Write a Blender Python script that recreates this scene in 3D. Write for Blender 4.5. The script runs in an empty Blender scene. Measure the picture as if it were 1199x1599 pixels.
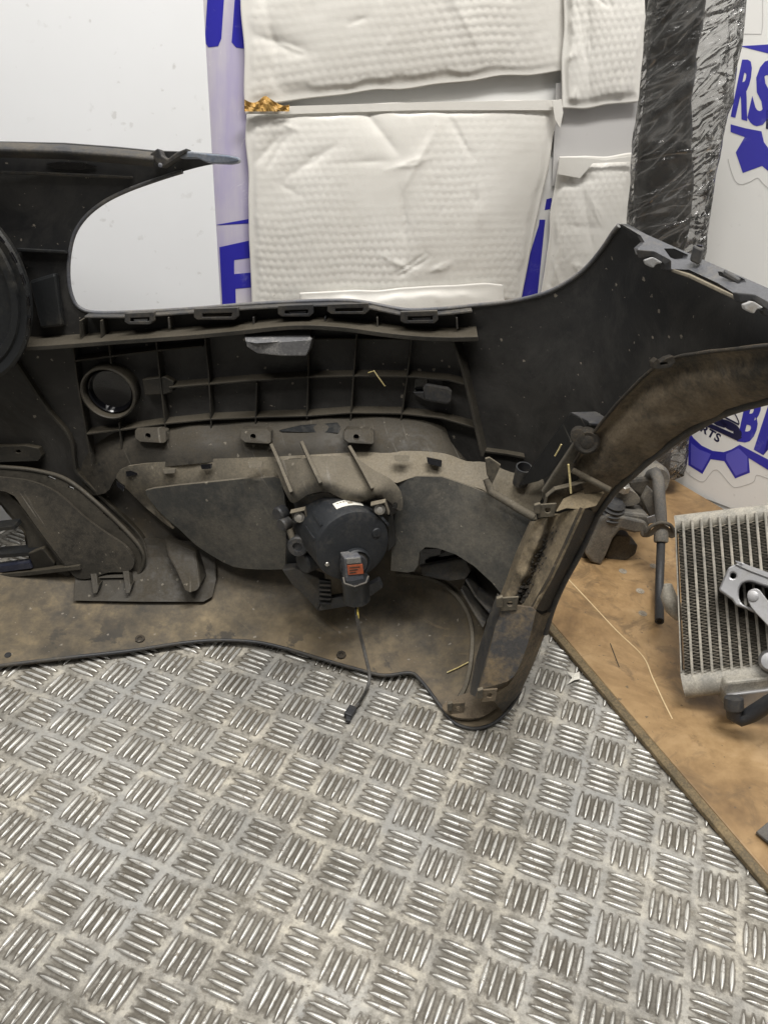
import bpy, bmesh, math, random
import numpy as np
from mathutils import Vector, Matrix
from mathutils.geometry import delaunay_2d_cdt
random.seed(7); rng = np.random.default_rng(7)

# ------------------------------------------------------------------ camera
S = bpy.context.scene
COL = S.collection
RC = Matrix(((0.9952378751, 0.0974760068, 0.0),
             (0.0535681302, -0.5469349210, 0.8354595428),
             (0.0814372601, -0.8314809801, -0.5495519560)))
CAMZ = 0.73424
FPX, CX, CY = 1260.0, 599.5, 799.5
cam_d = bpy.data.cameras.new('camera'); cam = bpy.data.objects.new('camera', cam_d); COL.objects.link(cam)
cam_d.sensor_fit = 'VERTICAL'; cam_d.sensor_height = 36.0; cam_d.lens = FPX / 1599.0 * 36.0
cam_d.clip_start = 0.02; cam_d.clip_end = 50
cm = Matrix.Identity(4)
for i in range(3):
    cm[i][0] = RC[i][0]; cm[i][1] = -RC[i][1]; cm[i][2] = -RC[i][2]
cm[2][3] = CAMZ
cam.matrix_world = cm
S.camera = cam
# ------------------------------------------------------------------ world and lamps (workshop ceiling)
W = bpy.data.worlds.new('World'); S.world = W; W.use_nodes = True
W.node_tree.nodes['Background'].inputs[0].default_value = (1.0, 0.985, 0.96, 1)
W.node_tree.nodes['Background'].inputs[1].default_value = 0.10
def lamp(name, loc, target, sx, sy, power, col=(1, .975, .935)):
    d = bpy.data.lights.new(name, 'AREA'); d.shape = 'RECTANGLE'; d.size = sx; d.size_y = sy; d.energy = power; d.color = col
    o = bpy.data.objects.new(name, d); COL.objects.link(o); o.location = loc
    o.rotation_euler = (Vector(target) - Vector(loc)).to_track_quat('-Z', 'Y').to_euler()
    return o
lamp('ceiling_lamp', (0.25, 0.42, 2.3), (0.1, 0.75, 0), 1.2, 0.22, 58)
lamp('ceiling_lamp', (-0.8, -0.25, 2.3), (0.0, 0.8, 0.3), 1.2, 0.25, 24)
S.view_settings.view_transform = 'Standard'; S.view_settings.look = 'None'
S.view_settings.exposure = 0.0; S.view_settings.gamma = 1.0
S.render.engine = 'CYCLES'
S.cycles.max_bounces = 6; S.cycles.diffuse_bounces = 3; S.cycles.glossy_bounces = 3; S.cycles.transparent_max_bounces = 8

# ------------------------------------------------------------------ projection helpers (photo pixel -> place in the room)
def ray(px, py): return RC @ Vector(((px - CX) / FPX, (py - CY) / FPX, 1.0))
O = Vector((0, 0, CAMZ))
def P(px, py, y):
    d = ray(px, py); return O + d * (y / d.y)
def Zp(px, py, z=0.0):
    d = ray(px, py); return O + d * ((z - CAMZ) / d.z)
def PL(px, py, p0, n):
    d = ray(px, py); return O + d * ((p0 - O).dot(n) / d.dot(n))

def tps(ctrl):
    c = np.array([(a / 100., b / 100.) for a, b, _ in ctrl]); v = np.array([q[2] for q in ctrl]); n = len(c)
    def U(r2): return np.where(r2 > 1e-12, r2 * np.log(np.maximum(r2, 1e-12)), 0)
    r2 = ((c[:, None] - c[None]) ** 2).sum(-1)
    A = np.zeros((n + 3, n + 3)); A[:n, :n] = U(r2) + np.eye(n) * 0.02
    A[:n, n] = 1; A[:n, n + 1:] = c; A[n, :n] = 1; A[n + 1:, :n] = c.T
    w = np.linalg.solve(A, np.concatenate([v, np.zeros(3)]))
    def f(px, py):
        q = np.array((px / 100., py / 100.)); d2 = ((c - q) ** 2).sum(-1)
        return float(U(d2) @ w[:n] + w[n] + w[n + 1:] @ q)
    return f
def zc(px, py, z): return (px, py, Zp(px, py, z).y)

# ------------------------------------------------------------------ materials
MATS = {}
def nodes(name):
    m = bpy.data.materials.new(name); m.use_nodes = True; MATS[name] = m
    nt = m.node_tree; b = nt.nodes['Principled BSDF']
    return m, nt, b
def N(nt, t, **kw):
    n = nt.nodes.new(t)
    for k, v in kw.items():
        if k.startswith('i_'): n.inputs[k[2:].replace('_', ' ')].default_value = v
        else: setattr(n, k, v)
    return n
def noise(nt, scale, detail=4, rough=.6, vec=None, dist=0):
    n = N(nt, 'ShaderNodeTexNoise'); n.inputs['Scale'].default_value = scale; n.inputs['Detail'].default_value = min(detail, 5)
    n.inputs['Roughness'].default_value = rough; n.inputs['Distortion'].default_value = dist
    if vec is None: vec = pos(nt)
    nt.links.new(vec, n.inputs['Vector']); return n.outputs['Fac']
def pos(nt):
    for n in nt.nodes:
        if n.type == 'NEW_GEOMETRY': return n.outputs['Position']
    return N(nt, 'ShaderNodeNewGeometry').outputs['Position']
def ramp(nt, fac, stops):
    r = N(nt, 'ShaderNodeValToRGB'); e = r.color_ramp.elements
    while len(e) < len(stops): e.new(0.5)
    for el, (p, c) in zip(e, stops):
        el.position = p; el.color = (c[0], c[1], c[2], 1) if hasattr(c, '__len__') else (c, c, c, 1)
    nt.links.new(fac, r.inputs['Fac']); return r.outputs['Color']
def mix(nt, fac, a, b, mode='MIX'):
    m = N(nt, 'ShaderNodeMix', data_type='RGBA', blend_type=mode)
    for s, v in (('Factor', fac), ('A', a), ('B', b)):
        i = [x for x in m.inputs if x.name == s and (x.type == ('VALUE' if s == 'Factor' else 'RGBA'))][0]
        if isinstance(v, (int, float)): i.default_value = v
        elif isinstance(v, tuple): i.default_value = (v[0], v[1], v[2], 1)
        else: nt.links.new(v, i)
    return [x for x in m.outputs if x.type == 'RGBA'][0]
def math_(nt, op, a, b=None, clamp=False):
    m = N(nt, 'ShaderNodeMath', operation=op, use_clamp=clamp)
    for i, v in ((0, a), (1, b)):
        if v is None: continue
        if isinstance(v, (int, float)): m.inputs[i].default_value = v
        else: nt.links.new(v, m.inputs[i])
    return m.outputs[0]
def bump(nt, b, h, strength=.3, dist=.002):
    n = N(nt, 'ShaderNodeBump'); n.inputs['Strength'].default_value = strength; n.inputs['Distance'].default_value = dist
    nt.links.new(h, n.inputs['Height']); nt.links.new(n.outputs[0], b.inputs['Normal'])
def sepz(nt):
    s = N(nt, 'ShaderNodeSeparateXYZ'); nt.links.new(pos(nt), s.inputs[0]); return s.outputs
def speck(nt, scale, thr):
    v = N(nt, 'ShaderNodeTexVoronoi'); v.inputs['Scale'].default_value = scale
    nt.links.new(pos(nt), v.inputs['Vector'])
    wn = N(nt, 'ShaderNodeSeparateColor'); nt.links.new(v.outputs['Color'], wn.inputs[0])
    d = math_(nt, 'ADD', v.outputs['Distance'], math_(nt, 'MULTIPLY', math_(nt, 'SUBTRACT', noise(nt, scale * 3, 3, .7), .5), .7))
    rad = math_(nt, 'MULTIPLY', math_(nt, 'POWER', wn.outputs[0], 9.0), thr * 2.0)
    return math_(nt, 'LESS_THAN', d, rad)
def settle_fac(nt):
    g = [n for n in nt.nodes if n.type == 'NEW_GEOMETRY'][0]
    sp = N(nt, 'ShaderNodeSeparateXYZ'); nt.links.new(g.outputs['Normal'], sp.inputs[0])
    return ramp(nt, math_(nt, 'ADD', sp.outputs[2], math_(nt, 'MULTIPLY', math_(nt, 'SUBTRACT', noise(nt, 35, 5, .65), .5), .5)), [(.12, 0), (.75, 1)])
def plastic(name, base, dust, amt=.5, rough=.5, scale=9, specks=.0, bstr=.15, spec=.5, settle=None):
    m, nt, b = nodes(name)
    n1 = noise(nt, scale, 6, .65); n2 = noise(nt, scale * 14, 3, .6)
    f = math_(nt, 'ADD', math_(nt, 'MULTIPLY', n1, .75), math_(nt, 'MULTIPLY', n2, .32))
    fac = ramp(nt, f, [(max(0, .66 - amt * .4), 0), (min(1, .80 - amt * .3), 1)])
    c = mix(nt, fac, base, dust)
    if settle: c = mix(nt, math_(nt, 'MULTIPLY', settle_fac(nt), settle[3]), c, settle[:3])
    if specks:
        c = mix(nt, math_(nt, 'MULTIPLY', speck(nt, 110, .11), specks * .7), c, (.28, .25, .2))
        mp = N(nt, 'ShaderNodeMapping', vector_type='TEXTURE'); mp.inputs['Rotation'].default_value = (.3, .9, .4); mp.inputs['Scale'].default_value = (0.11111, 0.11111, 0.00417)
        nt.links.new(pos(nt), mp.inputs[0])
        sc = math_(nt, 'MULTIPLY', ramp(nt, noise(nt, 1, 2, .5, mp.outputs[0]), [(.66, 0), (.72, .5)]), ramp(nt, noise(nt, 12, 2), [(.45, 0), (.6, 1)]))
        c = mix(nt, sc, c, (.18, .165, .14))
    gn = ramp(nt, noise(nt, 420, 2, .6), [(.3, .84), (.7, 1.16)]); c = mix(nt, 1., c, gn, 'MULTIPLY')
    nt.links.new(c, b.inputs['Base Color'])
    r = ramp(nt, fac, [(0, rough), (1, min(1, rough + .35))]); nt.links.new(r, b.inputs['Roughness'])
    b.inputs['Specular IOR Level'].default_value = spec
    bump(nt, b, noise(nt, scale * 40, 4, .7), bstr, .0012)
    return m
def metal(name, col, rough=.35, metallic=1., dirt=(.1, .08, .06), amt=.3, scale=20, bstr=.15):
    m, nt, b = nodes(name)
    fac = ramp(nt, noise(nt, scale, 6, .7), [(.62 - amt * .4, 0), (.8 - amt * .25, 1)])
    nt.links.new(mix(nt, fac, col, dirt), b.inputs['Base Color'])
    nt.links.new(ramp(nt, fac, [(0, metallic), (1, metallic * .2)]), b.inputs['Metallic'])
    nt.links.new(ramp(nt, fac, [(0, rough), (1, min(1, rough + .35))]), b.inputs['Roughness'])
    bump(nt, b, noise(nt, scale * 20, 4, .7), bstr, .001)
    return m

# bumper inner skin: bare black plastic, road dirt settled lower down
def skin_mat():
    m, nt, b = nodes('black_plastic_with_road_dirt')
    sx = sepz(nt); z = sx[2]
    n1 = noise(nt, 7, 7, .62); n2 = noise(nt, 60, 4, .65); n3 = noise(nt, 2.2, 3, .5)
    zz = math_(nt, 'ADD', z, math_(nt, 'MULTIPLY', math_(nt, 'SUBTRACT', n1, .5), .22))
    f1 = ramp(nt, zz, [(.18, 1), (.40, .55), (.52, .08), (.62, 0)])        # brown film
    f1 = math_(nt, 'MULTIPLY', f1, ramp(nt, n2, [(.25, .55), (.7, 1)]))
    c = mix(nt, f1, (.0078, .0093, .0122), (.023, .0195, .014))
    zt = math_(nt, 'ADD', z, math_(nt, 'MULTIPLY', math_(nt, 'SUBTRACT', n1, .5), .14))
    f2 = ramp(nt, zt, [(.012, 1), (.05, .7), (.12, .12), (.18, 0)])           # caked mud on the tray
    mud = mix(nt, ramp(nt, noise(nt, 16, 6, .7), [(.35, 0), (.7, 1)]), (.07, .057, .038), (.28, .212, .118))
    c = mix(nt, f2, c, mud)
    lipd = math_(nt, 'MULTIPLY', ramp(nt, math_(nt, 'ADD', z, math_(nt, 'MULTIPLY', math_(nt, 'SUBTRACT', n1, .5), .03)), [(.008, 1), (.022, 0)]), ramp(nt, n2, [(.3, .4), (.6, .95)]))
    c = mix(nt, math_(nt, 'MULTIPLY', lipd, ramp(nt, n3, [(.42, 0), (.56, 1)])), c, (.25, .185, .105))
    # streaky brush marks and crusted patches low down
    mp = N(nt, 'ShaderNodeMapping', vector_type='TEXTURE'); mp.inputs['Rotation'].default_value = (0, 0, -.62); mp.inputs['Scale'].default_value = (0.14286, 0.00667, 0.14286)
    nt.links.new(pos(nt), mp.inputs[0])
    st = ramp(nt, noise(nt, 1.0, 4, .6, mp.outputs[0]), [(.60, 0), (.66, 1)])
    st = math_(nt, 'MULTIPLY', st, ramp(nt, z, [(.03, .8), (.07, 0)]))
    st = math_(nt, 'MULTIPLY', st, ramp(nt, n3, [(.4, 0), (.6, 1)]))
    c = mix(nt, st, c, (.24, .175, .10))
    pa = math_(nt, 'MULTIPLY', ramp(nt, noise(nt, 17, 5, .6), [(.60, 0), (.63, 1)]), ramp(nt, z, [(.012, .85), (.022, 0)]))
    c = mix(nt, pa, c, (.03, .026, .021))
    # scuffs on the upper corner
    sc = ramp(nt, noise(nt, 9, 5, .75, dist=1.2), [(.48, 0), (.70, .8)])
    c = mix(nt, math_(nt, 'MULTIPLY', sc, .6), c, (.07, .066, .06))
    hz_ = math_(nt, 'MULTIPLY', ramp(nt, noise(nt, 4, 4, .6), [(.38, 0), (.6, .75)]), ramp(nt, n2, [(.35, .35), (.62, 1)]))
    c = mix(nt, hz_, c, (.038, .037, .036))
    c = mix(nt, math_(nt, 'MULTIPLY', speck(nt, 120, .12), .8), c, (.25, .22, .18))
    nt.links.new(c, b.inputs['Base Color'])
    nt.links.new(ramp(nt, f1, [(0, .42), (1, .8)]), b.inputs['Roughness'])
    bump(nt, b, noise(nt, 350, 4, .7), .2, .0012)
skin_mat()
plastic('black_plastic', (.011, .012, .013), (.03, .027, .021), .35, .42)
SET = (.135, .116, .086, .75)
plastic('rib_plastic', (.012, .011, .0085), (.032, .027, .019), .5, .55, 14, settle=(.062, .052, .036, .75))
plastic('dusty_brown', (.012, .011, .009), (.05, .042, .03), .5, .6, 12, .6, settle=(.05, .042, .03, .7))
plastic('dusty_plastic', (.036, .034, .03), (.105, .092, .07), .55, .62, 10, .7, settle=SET)
plastic('dusty_plastic_pale', (.06, .054, .043), (.14, .12, .088), .55, .7, 14, .5, settle=(.185, .158, .115, .85))
plastic('flap_plastic', (.045, .046, .044), (.115, .106, .088), .5, .6, 8, .9, settle=SET)
plastic('grey_plastic', (.085, .088, .1), (.16, .15, .135), .4, .42, 14)
plastic('dark_grey_plastic', (.03, .031, .034), (.085, .075, .06), .45, .5, 14)
plastic('lamp_plastic', (.016, .018, .021), (.045, .042, .038), .35, .5, 16, .0)
plastic('mud_pale', (.07, .058, .042), (.2, .158, .10), .62, .8, 22, .3, .7, settle=(.3, .24, .155, .7))
plastic('mud_plastic', (.036, .032, .026), (.18, .142, .096), .58, .7, 11, .3, .9, settle=(.17, .13, .085, .7))
plastic('mud_dark', (.024, .021, .017), (.075, .058, .038), .45, .75, 22, .3, .6)
plastic('rubber', (.02, .021, .024), (.05, .047, .043), .4, .55, 20)
plastic('rubber_grey', (.075, .072, .068), (.13, .115, .095), .4, .6, 20)
plastic('cast_iron', (.095, .09, .082), (.22, .195, .155), .5, .55, 26, 0, .35)
plastic('cast_iron_dark', (.028, .026, .023), (.10, .086, .066), .5, .55, 26, 0, .3)
plastic('alloy_dusty', (.24, .228, .2), (.42, .39, .33), .5, .5, 40, 0, .3)
plastic('fin_dark', (.15, .135, .11), (.28, .25, .2), .5, .6, 60)
plastic('clip_pale', (.42, .42, .42), (.25, .22, .18), .3, .45, 30)
plastic('orange_label', (.38, .085, .03), (.26, .08, .04), .4, .5, 40)
plastic('blue_paint', (.17, .20, .26), (.27, .28, .29), .4, .3, 25, 0, .05)
plastic('paper_white', (.68, .66, .6), (.5, .47, .4), .3, .7, 30)
plastic('straw', (.55, .45, .2), (.7, .6, .33), .5, .6, 60)
plastic('kraft', (.42, .25, .07), (.55, .34, .10), .5, .55, 30)
plastic('yellow_wire', (.55, .42, .08), (.4, .33, .12), .4, .5, 30)
plastic('gloss_black', (.004, .004, .005), (.01, .009, .008), .2, .12, 10, 0, .02)
plastic('sheet_mud', (.05, .052, .056), (.2, .15, .09), .35, .5, 12, settle=(.16, .12, .08, .35))
metal('steel', (.55, .53, .49), .35, 1, (.2, .16, .11), .3, 30)
metal('alloy', (.44, .44, .45), .45, .85, (.3, .29, .28), .25, 25, .12)

def wall_mat(name, col, dirty=.5):
    m, nt, b = nodes(name)
    a = ramp(nt, noise(nt, 2.2, 5, .6), [(.3, (col[0] * .94, col[1] * .94, col[2] * .93)), (.7, col)])
    s = ramp(nt, noise(nt, 60, 3, .5), [(.66, 0), (.72, .5 * dirty)])
    s = math_(nt, 'MULTIPLY', s, ramp(nt, noise(nt, 5, 2, .5), [(.45, 0), (.62, 1)]))
    mp = N(nt, 'ShaderNodeMapping', vector_type='TEXTURE'); mp.inputs['Rotation'].default_value = (0, .7, 0); mp.inputs['Scale'].default_value = (0.01667, 0.01667, 0.20000)
    nt.links.new(pos(nt), mp.inputs[0])
    st = math_(nt, 'MULTIPLY', ramp(nt, noise(nt, 1, 2, .5, mp.outputs[0]), [(.72, 0), (.76, .35 * dirty)]), ramp(nt, noise(nt, 6, 2), [(.5, 0), (.65, 1)]))
    c = mix(nt, s, a, (.3, .28, .25)); c = mix(nt, st, c, (.4, .4, .4))
    nt.links.new(c, b.inputs['Base Color']); b.inputs['Roughness'].default_value = .38
    bump(nt, b, noise(nt, 9, 3), .05, .004)
wall_mat('flap_shade_grey', (.5, .49, .485), .3)  # white flap greyed down: shade of the mailer above is in the colour
wall_mat('white_board', (.80, .81, .83), .8)
wall_mat('banner_white', (.72, .715, .70), .8)
def ghost_mat():
    m, nt, b = nodes('ghosted_banner')
    mp = N(nt, 'ShaderNodeMapping'); mp.inputs['Scale'].default_value = (26, 26, 3.2); nt.links.new(pos(nt), mp.inputs[0])
    n1 = noise(nt, 1, 5, .6, mp.outputs[0]); n2 = noise(nt, 7, 4, .6)
    f = ramp(nt, math_(nt, 'ADD', math_(nt, 'MULTIPLY', n1, .6), math_(nt, 'MULTIPLY', n2, .45)), [(.38, 0), (.62, 1)])
    z = sepz(nt)[2]
    f = math_(nt, 'MULTIPLY', f, ramp(nt, z, [(.27, 0), (.34, .85)]))
    c = mix(nt, f, (.62, .60, .59), (.40, .36, .55))
    c = mix(nt, ramp(nt, noise(nt, 30, 6, .8, dist=2), [(.62, 0), (.7, .5)]), c, (.75, .74, .74))
    nt.links.new(c, b.inputs['Base Color']); b.inputs['Roughness'].default_value = .22
    bump(nt, b, n1, .15, .003)
ghost_mat()
def print_mat(name, col, worn=.15):
    m, nt, b = nodes(name)
    f = ramp(nt, noise(nt, 28, 7, .75, dist=1), [(.6, 0), (.75, worn)])
    nt.links.new(mix(nt, f, col, (.55, .55, .65)), b.inputs['Base Color']); b.inputs['Roughness'].default_value = .3
print_mat('blue_print', (.03, .028, .33)); print_mat('violet_print', (.10, .095, .48), .3)
print_mat('navy_print', (.012, .012, .045)); print_mat('cut_line', (.45, .44, .43)); print_mat('white_print', (.74, .73, .72))
def mailer_mat():
    m, nt, b = nodes('mailer_film')
    c = ramp(nt, noise(nt, 6, 5, .6), [(.3, (.64, .62, .575)), (.7, (.72, .705, .665))])
    sp = ramp(nt, noise(nt, 120, 2, .5), [(.74, 0), (.78, .35)])
    c = mix(nt, math_(nt, 'MULTIPLY', sp, ramp(nt, noise(nt, 7, 2), [(.5, 0), (.6, 1)])), c, (.2, .18, .15))
    nt.links.new(c, b.inputs['Base Color']); b.inputs['Roughness'].default_value = .28
    b.inputs['Subsurface Weight'].default_value = .0
    bump(nt, b, noise(nt, 55, 4, .6), .25, .0015)
mailer_mat()
def film_mat():
    m, nt, b = nodes('cling_film')
    out = nt.nodes['Material Output']
    tr = N(nt, 'ShaderNodeBsdfTransparent'); gl = N(nt, 'ShaderNodeBsdfGlossy'); gl.inputs['Roughness'].default_value = .12
    df = N(nt, 'ShaderNodeBsdfDiffuse'); df.inputs[0].default_value = (.36, .355, .345, 1)
    tr.inputs[0].default_value = (.86, .86, .86, 1)
    mp = N(nt, 'ShaderNodeMapping', vector_type='TEXTURE'); mp.inputs['Rotation'].default_value = (0, -.55, 0); mp.inputs['Scale'].default_value = (0.16667, 0.16667, 0.03846); nt.links.new(pos(nt), mp.inputs[0])
    w = noise(nt, 1, 2, .5, mp.outputs[0], 1.4)
    w2 = noise(nt, 30, 5, .7, dist=2)
    mp2 = N(nt, 'ShaderNodeMapping', vector_type='TEXTURE'); mp2.inputs['Rotation'].default_value = (0, -1.05, .2); mp2.inputs['Scale'].default_value = (0.20000, 0.20000, 0.02941); nt.links.new(pos(nt), mp2.inputs[0])
    w3 = noise(nt, 1, 2, .5, mp2.outputs[0], 1.2)
    def ridge(a, lo, hi): return ramp(nt, math_(nt, 'ABSOLUTE', math_(nt, 'SUBTRACT', a, .5)), [(0, hi), (.02, lo + (hi - lo) * .3), (.06, lo)])
    mk = math_(nt, 'MAXIMUM', ridge(w, .08, .34), math_(nt, 'MAXIMUM', ridge(w3, .08, .4), ramp(nt, w2, [(.45, .08), (.75, .22)])))
    m1 = N(nt, 'ShaderNodeMixShader'); nt.links.new(mk, m1.inputs[0]); nt.links.new(tr.outputs[0], m1.inputs[1]); nt.links.new(df.outputs[0], m1.inputs[2])
    fr = N(nt, 'ShaderNodeFresnel'); fr.inputs[0].default_value = 1.4
    m2 = N(nt, 'ShaderNodeMixShader'); nt.links.new(fr.outputs[0], m2.inputs[0]); nt.links.new(m1.outputs[0], m2.inputs[1]); nt.links.new(gl.outputs[0], m2.inputs[2])
    bp = N(nt, 'ShaderNodeBump'); bp.inputs['Strength'].default_value = 1; bp.inputs['Distance'].default_value = .03
    nt.links.new(math_(nt, 'ADD', math_(nt, 'ADD', w, w3), math_(nt, 'MULTIPLY', w2, .06)), bp.inputs['Height'])
    for n in (gl, fr): nt.links.new(bp.outputs[0], n.inputs['Normal'])
    nt.links.new(m2.outputs[0], out.inputs[0])
film_mat()

# checker plate: aluminium with beige dust, dark grime packed between the bars
CELL = 0.044
CI = Vector((0.954526657, -0.298125578, 0)); CJ = Vector((-0.33139281, -0.94349287, 0)); CO = Vector((-0.0483345, 0.6204618, 0))
def plate_mat(name, base):
    m, nt, b = nodes(name)
    A = np.linalg.inv(np.array([[CI.x, CJ.x], [CI.y, CJ.y]])) / CELL
    s = sepz(nt); dx = math_(nt, 'SUBTRACT', s[0], CO.x); dy = math_(nt, 'SUBTRACT', s[1], CO.y)
    u = math_(nt, 'ADD', math_(nt, 'MULTIPLY', dx, float(A[0, 0])), math_(nt, 'MULTIPLY', dy, float(A[0, 1])))
    v = math_(nt, 'ADD', math_(nt, 'MULTIPLY', dx, float(A[1, 0])), math_(nt, 'MULTIPLY', dy, float(A[1, 1])))
    def cell(t):  # distance from the cell centre 0..0.5
        return math_(nt, 'ABSOLUTE', math_(nt, 'SUBTRACT', math_(nt, 'FRACT', math_(nt, 'ADD', t, .5)), .5))
    def loc(t): return math_(nt, 'SUBTRACT', math_(nt, 'FRACT', math_(nt, 'ADD', t, .5)), .5)
    cu, cv_ = loc(u), loc(v)
    par = math_(nt, 'MODULO', math_(nt, 'ADD', math_(nt, 'ADD', math_(nt, 'FLOOR', math_(nt, 'ADD', u, .5)), math_(nt, 'FLOOR', math_(nt, 'ADD', v, .5))), 400), 2)
    def sel(a, b_):  # par==0 -> a
        return math_(nt, 'ADD', math_(nt, 'MULTIPLY', a, math_(nt, 'SUBTRACT', 1, par)), math_(nt, 'MULTIPLY', b_, par))
    sc_, lc = math_(nt, 'ABSOLUTE', sel(cu, cv_)), math_(nt, 'ABSOLUTE', sel(cv_, cu))
    sb = math_(nt, 'ABSOLUTE', math_(nt, 'MULTIPLY', math_(nt, 'SUBTRACT', math_(nt, 'FRACT', math_(nt, 'ADD', math_(nt, 'DIVIDE', sc_, .187), .5)), .5), .187))
    hw = math_(nt, 'MULTIPLY', math_(nt, 'SUBTRACT', 1, math_(nt, 'POWER', math_(nt, 'DIVIDE', lc, .40), 2)), .042)
    nz = math_(nt, 'SUBTRACT', noise(nt, 220, 4, .7), .5)
    edge = math_(nt, 'ADD', math_(nt, 'SUBTRACT', sb, hw), math_(nt, 'MULTIPLY', nz, .05))
    eo = ramp(nt, edge, [(0, 1), (.02, .85), (.05, 0)])
    inside = math_(nt, 'MULTIPLY', math_(nt, 'LESS_THAN', sc_, .47), math_(nt, 'LESS_THAN', lc, .42))
    eo = math_(nt, 'MULTIPLY', eo, inside)
    d = math_(nt, 'MAXIMUM', cell(u), cell(v))
    wob = math_(nt, 'MULTIPLY', math_(nt, 'SUBTRACT', noise(nt, 130, 5, .75), .5), .55)
    g = ramp(nt, math_(nt, 'ADD', d, wob), [(.26, 1), (.44, 0)])
    patch = ramp(nt, noise(nt, 8, 4, .6), [(.3, .5), (.62, 1)])
    gr = math_(nt, 'MULTIPLY', g, patch)
    dust = ramp(nt, noise(nt, 38, 7, .75), [(.38, (.17, .157, .13)), (.5, (.32, .30, .26)), (.62, (.50, .465, .39))])
    blot = ramp(nt, noise(nt, 150, 5, .8), [(.52, 0), (.64, .9)])
    bl2 = ramp(nt, noise(nt, 20, 5, .7), [(.40, 0), (.6, 1)])
    wear = ramp(nt, noise(nt, 5.5, 4, .6), [(.45, 0), (.62, 1)])
    c = mix(nt, math_(nt, 'MULTIPLY', wear, .8), dust, (.34, .34, .33))
    c = mix(nt, math_(nt, 'MULTIPLY', math_(nt, 'MULTIPLY', blot, bl2), .95), c, (.12, .10, .072))
    c = mix(nt, math_(nt, 'MULTIPLY', gr, .92), c, (.085, .073, .054))
    c = mix(nt, math_(nt, 'MULTIPLY', math_(nt, 'MULTIPLY', eo, ramp(nt, noise(nt, 30, 4, .7), [(.3, .5), (.6, 1)])), .92), c, (.06, .05, .037))
    lo = ramp(nt, noise(nt, 4.5, 5, .65), [(.32, .68), (.66, 1.12)])
    if base:
        c = mix(nt, 1., c, lo, 'MULTIPLY')
        nt.links.new(c, b.inputs['Base Color'])
        nt.links.new(ramp(nt, math_(nt, 'ADD', wear, gr), [(0, .6), (.2, .46), (1, .62)]), b.inputs['Roughness'])
        nt.links.new(math_(nt, 'MULTIPLY', wear, .3), b.inputs['Metallic'])
        bump(nt, b, math_(nt, 'ADD', noise(nt, 260, 5, .7), math_(nt, 'MULTIPLY', blot, .5)), .5, .0008)
    else:
        sc = ramp(nt, noise(nt, 130, 5, .75), [(.54, 0), (.62, .9)])
        nt.links.new(mix(nt, 1., mix(nt, sc, (.64, .63, .595), (.2, .175, .14)), lo, 'MULTIPLY'), b.inputs['Base Color'])
        nt.links.new(ramp(nt, sc, [(0, .45), (1, .1)]), b.inputs['Metallic']); b.inputs['Roughness'].default_value = .36
        bump(nt, b, noise(nt, 260, 4, .6), .3, .0006)
plate_mat('plate_base', True); plate_mat('plate_bar', False)
def wood_mat():
    m, nt, b = nodes('stained_hardboard')
    n1 = noise(nt, 7, 8, .68, dist=.6); n2 = noise(nt, 40, 5, .7)
    c = ramp(nt, math_(nt, 'ADD', math_(nt, 'MULTIPLY', n1, .8), math_(nt, 'MULTIPLY', n2, .2)),
             [(.34, (.13, .077, .034)), (.46, (.245, .153, .070)), (.56, (.335, .218, .105)), (.68, (.43, .295, .16))])
    dk = ramp(nt, noise(nt, 16, 7, .7, dist=1), [(.54, 0), (.66, .7)])
    c = mix(nt, dk, c, (.13, .085, .045))
    sp = ramp(nt, noise(nt, 130, 3, .5), [(.70, 0), (.74, .8)])
    c = mix(nt, sp, c, (.10, .075, .05))
    nt.links.new(c, b.inputs['Base Color']); b.inputs['Roughness'].default_value = .45
    bump(nt, b, n2, .08, .001)
wood_mat()
plastic('board_edge', (.10, .075, .04), (.2, .15, .085), .5, .7, 30)
plastic('scratch_pale', (.6, .47, .28), (.5, .37, .2), .4, .7, 30)
plastic('screw_grey', (.2, .17, .13), (.33, .29, .23), .5, .5, 80)

# ------------------------------------------------------------------ mesh helpers
ORG = Vector((0, 0, 0))
def setorg(v):
    global ORG; ORG = Vector(v)
def tag(o, label=None, cat=None, group=None, kind=None):
    if label: o['label'] = label
    if cat: o['category'] = cat
    if group: o['group'] = group
    if kind: o['kind'] = kind
    return o
def root(name, loc, label, cat, group=None):
    o = bpy.data.objects.new(name, None); COL.objects.link(o); o.location = loc; o.empty_display_size = .05
    setorg(loc); return tag(o, label, cat, group)
def link(name, verts, faces, mat, parent=None, smooth=False, bevel=0, seg=2):
    me = bpy.data.meshes.new(name)
    me.from_pydata([tuple(Vector(v) - ORG) for v in verts], [], faces); me.validate()
    bm = bmesh.new(); bm.from_mesh(me); bmesh.ops.recalc_face_normals(bm, faces=bm.faces) if not smooth or bevel else None
    bm.to_mesh(me); bm.free()
    me.materials.append(MATS[mat])
    if smooth:
        me.polygons.foreach_set('use_smooth', [True] * len(me.polygons))
    o = bpy.data.objects.new(name, me); COL.objects.link(o)
    if parent: o.parent = parent
    else: o.location = ORG
    if bevel:
        b = o.modifiers.new('bevel', 'BEVEL'); b.width = bevel; b.segments = seg; b.limit_method = 'ANGLE'; b.angle_limit = math.radians(35)
        b.harden_normals = False
    return o
def inpoly(x, y, poly):
    c = False; n = len(poly)
    for i in range(n):
        x1, y1 = poly[i]; x2, y2 = poly[i - 1]
        if (y1 > y) != (y2 > y) and x < (x2 - x1) * (y - y1) / (y2 - y1) + x1: c = not c
    return c
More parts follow.
